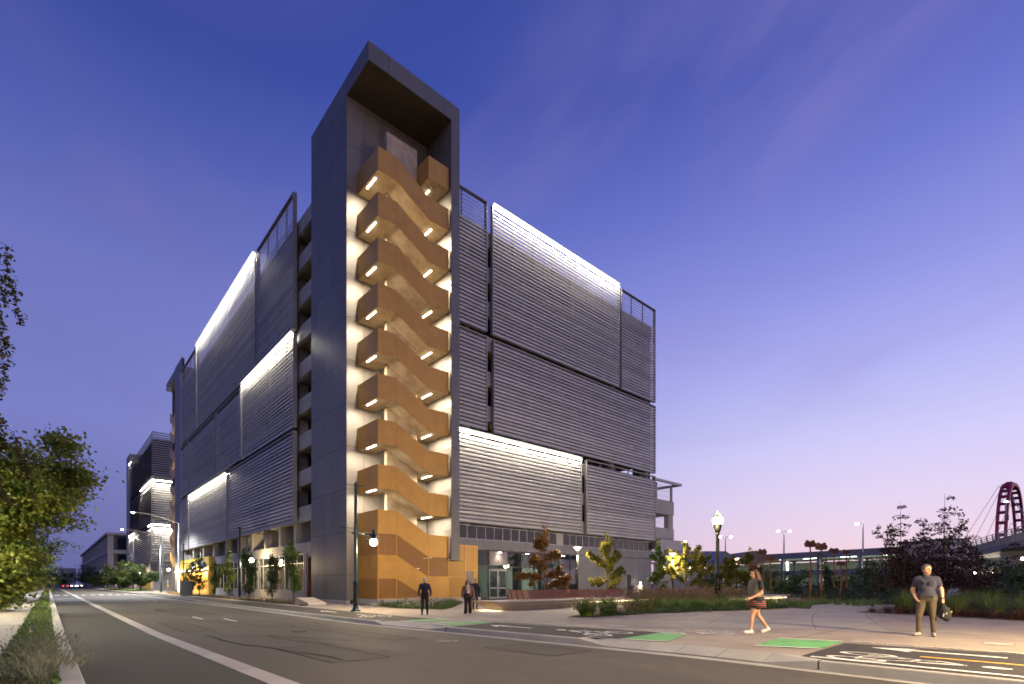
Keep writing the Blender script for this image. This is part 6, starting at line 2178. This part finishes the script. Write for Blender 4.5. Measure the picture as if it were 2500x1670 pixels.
person('person in a grey top and wide tan trousers half hidden behind the woman in brown', mp3 + Vector((.35, .55, 0)), math.radians(-35), 1.62, STRIDE,
       {'top': cloth('top_grey', (.24, .22, .21)), 'bottom': cloth('trousers_tan', (.26, .12, .05)), 'shoe': mat('shoe_tan', (.3, .22, .15), .6), 'sole': mat('sole_tan', (.3, .22, .15), .6)},
       mat('hair_dark3', (.03, .022, .018), .5), 'bob', yaw=.2, vox=.018, long_sleeve=True, flare=1.6)

# ------------------------------------------------------------------ fence on the near side
fence = thing('privacy_fence', 'dark screened chain fence along the near pavement under the trees', 'fence', (-2.5, 70, 0))
y = 38.0
rf = random.Random(4)
while y < 150:
    L = 3.0
    b = MB()
    n = 10
    zt = 2.05 + rf.uniform(-.02, .02)
    for i in range(n):
        a0, a1 = y + .05 + (L - .1) * i / n, y + .05 + (L - .1) * (i + 1) / n
        o0, o1 = .03 * math.sin(i * 1.9 + y), .03 * math.sin((i + 1) * 1.9 + y)
        b.quad((-2.5 + o0, a0, .08), (-2.5 + o1, a1, .08), (-2.5 + o1 * .4, a1, zt), (-2.5 + o0 * .4, a0, zt))
    b.build('fabric_panel', M['fence'], fence)
    MB().tube([(-2.53, y, 0), (-2.53, y, 2.15)], .035, 6).build('post', M['slat_d'], fence)
    y += L
MB().tube([(-2.53, 38, 2.1), (-2.53, 150, 2.1)], .022, 6).build('top_rail', M['slat_d'], fence)

# ------------------------------------------------------------------ end of the street
blk = thing('office_block', 'low grey glass and concrete block at the end of the street', 'building', (30, 240, 0))
BX, BYn = 15.2, 225.0
MB().box(BX + .4, 90, BYn + .4, 420, 0, 18.2).build('glass_body', mat('block_glass', (.05, .065, .075), .25, 0, .2, .3), blk)
MB().box(BX - .4, 90, BYn - .6, 420, 18.2, 19.0).build('roof', M['precast'], blk)
for i in range(8):
    xx = BX + i * 10.5
    MB().box(xx, xx + 1.6, BYn, BYn + .6, 0, 18.2).build('pier', M['precast'], blk)
for i in range(14):
    yy = BYn + 1 + i * 13
    MB().box(BX, BX + .5, yy, yy + 1.4, 0, 18.2).build('pier', M['precast'], blk)
for z in (6.0, 11.8):
    MB().box(BX - .05, 90, BYn - .05, BYn + .5, z, z + 1.3).build('floor_band', M['precast'], blk)
    MB().box(BX - .05, BX + .45, BYn + .5, 420, z, z + 1.3).build('floor_band', M['precast'], blk)
MB().box(BX - .02, 60, BYn - .02, BYn + .4, .0, 5.8).build('ground_wall', M['panel2'], blk)
for i in range(8):
    for j, z in enumerate((7.5, 13.3)):
        xx = BX + 1.8 + i * 10.5
        MB().box(xx + 1, xx + 7.6, BYn + .3, BYn + .39, z, z + 4.0).build('window', M['glass_d'], blk)
far = thing('office_block', 'faint far block closing the view down the street', 'building', (-4, 520, 0))
MB().box(-6, 16, 520, 560, 0, 13).build('body', M['panel2'], far)
for i in range(5):
    MB().box(-5 + i * 4.2, -2.4 + i * 4.2, 519.8, 520, 6, 9).build('window', M['glass_d'], far)
for i, (x, y, h, w) in enumerate(((-14, 230, 11, 7), (-16, 320, 12, 8), (-4, 420, 11, 6), (6, 460, 12, 6))):
    tree(('dark treetops behind the end of the fence', 'far dark tree mass at the left of the street end', 'small dark tree closing the street', 'last small dark tree at the vanishing point')[i], (x, y, 0), 'round', h, w, 120 + i, 'distant_tree', n=3200, leaf=.3, lm=LM['dark'], trunk_h=2)
# cars with their lights on, far off
def car(label, loc, rz, c):
    t = thing('parked_car', label, 'car', loc, rz, 'cars far down the street')
    prof = [(-2.15, .35), (-2.15, .75), (-1.95, .92), (-1.2, .98), (-.7, 1.42), (.75, 1.44), (1.45, .98), (2.1, .85), (2.2, .6), (2.15, .35)]
    MB().prism([(x, -.85, z) for x, z in prof], (0, 1.7, 0)).build('body', c, t, local=True, bevel=.08)
    MB().prism([(x, -.87, z) for x, z in ((-1.05, 1.0), (-.62, 1.36), (.68, 1.38), (1.2, 1.0))], (0, 1.74, 0)).build('window', M['glass_d'], t, local=True)
    for x in (-1.35, 1.35):
        for s in (-1, 1):
            w_ = MB()
            n = 14
            w_.prism([(x + .32 * math.cos(2 * math.pi * k / n), s * .75, .32 + .32 * math.sin(2 * math.pi * k / n)) for k in range(n)], (0, s * .16, 0))
            wo2 = w_.build('wheel', M['dark'], t, local=True)
    for s in (-1, 1):
        MB().box(2.14, 2.23, s * .6 - .17, s * .6 + .17, .6, .75).build('headlight', M['glow_far'], t, local=True)
        MB().box(-2.2, -2.13, s * .6 - .17, s * .6 + .17, .65, .8).build('tail_light', emit('tail_light', (1, .05, .02), 8), t, local=True)
    return t
car('pale car with headlights at the far end of the street', (7.0, 250, -.15), math.radians(-90), M['white'])
car('dark car with red tail lights at the far end of the street', (4.4, 235, -.15), math.radians(90), M['panel'])
car('grey car waiting beside the pale one far down the street', (9.5, 275, -.15), math.radians(-90), M['steel'])
sg = gd(252, 175)
sign = thing('bus_stop_sign', 'small white sign plate on a teal pole near the low glass block', 'sign', (sg.x, sg.y, 0))
MB().tube([(0, 0, 0), (0, 0, 6.2)], .10, 8).build('pole', M['teal'], sign, local=True)
MB().box(-.9, .9, -.14, -.08, 4.4, 6.4).build('plate', M['white'], sign, local=True)
MB().box(-.75, .75, -.165, -.142, 5.0, 5.35).build('sign_bar', M['teal'], sign, local=True)

# ------------------------------------------------------------------ far garage, hall and footbridge on the right
lit_in = mat('far_garage_wall', (.55, .60, .52), .8)
def lerp_pt(a, b, t):
    return Vector((a.x + (b.x - a.x) * t, a.y + (b.y - a.y) * t, 0))
fg = thing('far_parking_garage', 'low far parking garage with dark beams and bright lit decks across the park', 'parking garage', (0, 0, 0))
A0 = gd(1640, 150); A1 = gd(2330, 88)
dv = (A1 - A0); dv.z = 0
Ln = dv.length; dv.normalize()
nv = Vector((dv.y, -dv.x, 0))
if nv.dot(-A0) < 0: nv = -nv                       # towards the camera
def wallbox(s0, s1, o0, o1, z0, z1):
    """box in the frame of the far garage front; o counts backwards from the front"""
    p = [A0 + dv * s0 - nv * o0, A0 + dv * s1 - nv * o0, A0 + dv * s1 - nv * o1, A0 + dv * s0 - nv * o1]
    return MB().prism([(q.x, q.y, z0) for q in p], (0, 0, z1 - z0))
dkb = mat('dark_beam', (.20, .20, .24), .7)
for z0, z1 in ((0, .9), (3.3, 4.3), (6.9, 8.3)):
    wallbox(0, Ln, 0, .4, z0, z1).build('beam', dkb, fg)
    wallbox(0, Ln, .4, 24, z0 + .4, z0 + .7).build('deck', mat('far_deck', (.40, .42, .38), .8), fg)
wallbox(0, Ln, 24, 24.4, 0, 7).build('back_wall', lit_in, fg)
k = 0
s_ = 1.0
while s_ < Ln:
    wallbox(s_, s_ + .6, -.05, .5, 0, 8.25).build('column', dkb, fg)
    wallbox(s_ + 3.2, s_ + 3.7, 9, 9.5, 0, 7).build('inner_column', M['white'], fg)
    for z in (3.66, 7.26):
        q = wallbox(s_ + 1.2, s_ + 4.4, 6, 6.3, z - .14, z - .02).build('strip_light', emit('far_strip', (.93, 1, .88), 11), fg)
        c = A0 + dv * (s_ + 2.8) - nv * 6.2
        area('far_deck_lamp', q, (c.x, c.y, z - .3), 2.5, 500, (.92, 1, .86), (0, 0, -1))
    s_ += 8.6
hall = thing('gabled_hall', 'low gabled hall with warm lit windows beyond the plaza trees', 'building', gd(1720, 125))
h0 = gd(1600, 122); h1 = gd(1800, 122)
hd_ = (h1 - h0).normalized(); hn = Vector((hd_.y, -hd_.x, 0))
if hn.dot(-h0) < 0: hn = -hn
hl_ = (h1 - h0).length
def hp(s, o, z):
    q = h0 + hd_ * s - hn * o
    return (q.x, q.y, z)
MB().prism([hp(0, 1.5, 0), hp(hl_, 1.5, 0), hp(hl_, 1.6, 0), hp(0, 1.6, 0)], (0, 0, 6.2)).build('wall', M['precast'], hall)
MB().prism([hp(0, -1, 6.2), hp(hl_ + 1, -1, 6.2), hp(hl_ + 1, 9, 9.4), hp(0, 9, 9.4)], (0, 0, .25)).build('roof', M['roofm'], hall)
MB().prism([hp(hl_ - 2, -1, 6.4), hp(hl_ + 4, -1, 9.2), hp(hl_ + 11, -1, 6.4)], tuple(-hn * 14)).build('gable', mat('gable_wood', (.25, .15, .10), .7), hall)
for i in range(6):
    s0 = 1 + i * 3.2
    MB().prism([hp(s0, 1.40, 4.1), hp(s0 + 2.6, 1.40, 4.1), hp(s0 + 2.6, 1.48, 4.1), hp(s0, 1.48, 4.1)], (0, 0, 1.4)).build('window', emit('hall_window', (1, .70, .34), .55), hall)
    c = hp(s0 + 1.3, 1.1, 5.2)
    MB().lathe([(.15, -.1), (.2, 0), (.1, .1)], c, 8).build('lamp', M['glow_far'], hall)

# footbridge
fbz = thing('footbridge', 'concrete footbridge ramp with steel railings climbing towards the red arch', 'bridge', gd(2430, 66))
B0 = pd(2300, 1362, 86); B1 = pd(2640, 1272, 52)
bd = (B1 - B0); bdx = Vector((bd.x, bd.y, 0)).normalized()
bn_ = Vector((-bdx.y, bdx.x, 0))
if bn_.dot(-B0) < 0: bn_ = -bn_
def bridge_box(s0, s1, o0, o1, z0, z1, m, nm, par):
    a = B0 + bd * s0; b = B0 + bd * s1
    vs = []
    for p_, in ((a,), (b,)):
        for o_, z_ in ((o0, z0), (o1, z0), (o1, z1), (o0, z1)):
            q = p_ + bn_ * o_
            vs.append((q.x, q.y, p_.z + z_))
    return MB().add(vs, [(0, 1, 2, 3), (7, 6, 5, 4), (0, 4, 5, 1), (1, 5, 6, 2), (2, 6, 7, 3), (3, 7, 4, 0)]).build(nm, m, par)
bridge_box(0, 1, 0, -4, -1.1, -.35, mat('bridge_grey', (.20, .20, .235), .7), 'girder', fbz)
bridge_box(0, 1, .05, -.2, -.35, .55, M['concrete'], 'side_panel', fbz)
bridge_box(0, 1, -3.8, -4.05, -.35, .55, M['concrete'], 'side_panel', fbz)
for f in [i / 22 for i in range(23)]:
    q = B0 + bd * f
    MB().tube([(q.x, q.y, q.z - .5), (q.x + bn_.x * .25, q.y + bn_.y * .25, q.z + 1.3)], [.11, .07], 6).build('rail_post', M['slat_d'], fbz)
for zz, oo in ((1.25, .2), (.95, .15), (.7, .12)):
    MB().tube([tuple(B0 + bn_ * oo + Vector((0, 0, zz))), tuple(B1 + bn_ * oo + Vector((0, 0, zz)))], .045, 6).build('handrail', M['steel'], fbz)
ab = B0 + bd * .52 - bn_ * 2
MB().box(ab.x - 1.2, ab.x + 1.2, ab.y - 1.5, ab.y + 1.5, 0, ab.z - 1.1).build('bridge_pier', M['concrete'], fbz)
ab2 = B0 + bd * .72 - bn_ * 2
MB().box(ab2.x - 2.5, ab2.x + 2.5, ab2.y - 1.5, ab2.y + 1.5, 0, ab2.z - 1.1).build('bridge_pier', mat('pier_dark', (.06, .06, .06), .9), fbz)
uw = thing('underpass_wall', 'dim concrete wall with small lamps below the footbridge', 'wall', gd(2430, 78))
u0, u1 = gd(2330, 80), gd(2560, 70)
ud = (u1 - u0).normalized(); un = Vector((ud.y, -ud.x, 0))
MB().prism([tuple(u0), tuple(u1), tuple(u1 + un * .4), tuple(u0 + un * .4)], (0, 0, 3.6)).build('wall', mat('underpass_concrete', (.10, .095, .085), .9), uw)
for px_l, yl, dl in ((2423, 1401, 74), (2497, 1364, 58), (2380, 1398, 76)):
    q = pd(px_l, yl, dl)
    MB().lathe([(.05, -.15), (.2, 0), (.05, .15)], tuple(q), 10).build('lamp', M['lampglow'], uw)
    point('underpass_lamp', uw, tuple(q + Vector((-.8, -.5, .2))), 120, (1, .85, .6), .2, local=False)
# red arch
arch = thing('bridge_arch', 'tall red leaning bridge arch with ladder bracing behind the footbridge', 'bridge', gd(2468, 135))
cA = gd(2468, 135)
_r = Vector((*ray(2468), 0)).normalized()
rgt = Vector((RGT[0], RGT[1], 0)); fw = Vector((FWD[0], FWD[1], 0))
# each leg is a pair of flat chords with rungs between them; the arch plane is seen nearly edge on
ax_ = (_r * .985 + Vector((_r.y, -_r.x, 0)) * .125).normalized()          # along the bridge
cr_ = Vector((ax_.y, -ax_.x, 0))
if cr_.dot(rgt) < 0: cr_ = -cr_
Wd, Hh = 15.0, 27.5
def apt(t, o):
    a = math.pi * t
    s = math.cos(a)
    u = math.copysign(abs(s) ** .8, s)
    q = cA + ax_ * (Wd * u) + cr_ * o
    return Vector((q.x, q.y, Hh * math.sin(a) ** .75))
for o_ in (-.8, .8):
    pts = [apt(i / 40, o_) for i in range(41)]
    b = MB()
    for i, p_ in enumerate(pts):
        inn = Vector((cA.x + cr_.x * o_, cA.y + cr_.y * o_, p_.z * .6 + 2)) - p_
        inn.normalize()
        for (ww, tt) in ((-.30, 0), (.30, 0), (.30, .8), (-.30, .8)):
            q = p_ + cr_ * ww + inn * tt
            b.v.append(tuple(q))
        if i:
            k = (i - 1) * 4
            for e in range(4):
                b.f.append((k + e, k + (e + 1) % 4, k + 4 + (e + 1) % 4, k + 4 + e)); b.m.append(0)
    b.build('chord', M['bridge_red'], arch)
for i in range(1, 24):
    p0, p1 = apt(i / 24, -.6), apt(i / 24, .6)
    MB().tube([tuple(p0), tuple(p1)], .40, 4).build('rung', M['bridge_red'], arch)
for s in (1,):
    for i in range(5):
        p0 = apt(.2 + .1 * i, -1.5)
        q = p0 - cr_ * (6 + 3 * i) * .5
        MB().tube([tuple(p0), (q.x, q.y, 9)], .05, 4).build('cable', M['steel'], arch)
        q = p0 + cr_ * (10 + 3 * i) * .5
        MB().tube([tuple(p0), (q.x, q.y, 9)], .05, 4).build('cable', M['steel'], arch)
ds = pd(2461, 1263, 120)
hs = thing('highway_sign', 'small dark green highway sign hanging in front of the red arch', 'sign', ds)
MB().box(-1.1, 1.1, -.1, .1, -.6, .6).build('plate', mat('sign_green', (.01, .045, .03), .5), hs, local=True)
MB().tube([(-1.3, .3, -9), (-1.3, .3, 3.2), (-.4, .3, 3.6)], .16, 6).build('post', M['steel'], hs, local=True)
MB().lathe([(.1, -.1), (.5, 0), (.2, .15)], (-.1, .3, 3.6), 10).build('lamp', M['glow_far'], hs, local=True)
# pale building behind the purple trees
pb = thing('siding_building', 'pale lavender sided building behind the purple trees', 'building', gd(2270, 62))
b0, b1 = gd(2195, 66), gd(2315, 60)
e_ = (b1 - b0).normalized(); en = Vector((e_.y, -e_.x, 0))
if en.dot(-b0) < 0: en = -en
MB().prism([tuple(b0), tuple(b1), tuple(b1 - en * 3), tuple(b0 - en * 3)], (0, 0, 6.4)).build('wall', M['pale'], pb)
MB().prism([tuple(b0 + en * .3 + Vector((0, 0, 6.4))), tuple(b1 + en * .3 + Vector((0, 0, 6.4))), tuple(b1 - en * 3 + Vector((0, 0, 6.4))), tuple(b0 - en * 3 + Vector((0, 0, 6.4)))], (0, 0, .25)).build('roof', M['roofm'], pb)
hr = thing('ramp_rail', 'curved pale steel handrail glinting behind the man', 'handrail', gd(2320, 36))
for o_ in (0, .25, .5):
    pts = [pd(2312 + 3 * o_, 1402 + 10 * o_, 38), pd(2328, 1418 + 8 * o_, 37), pd(2345, 1432 + 8 * o_, 36), pd(2360, 1440 + 8 * o_, 36)]
    MB().tube([tuple(q) for q in pts], .05, 6).build('rail', M['steel'], hr)
MB().tube([tuple(pts[1]), (pts[1].x, pts[1].y, .1)], .04, 6).build('rail_post', M['steel'], hr)
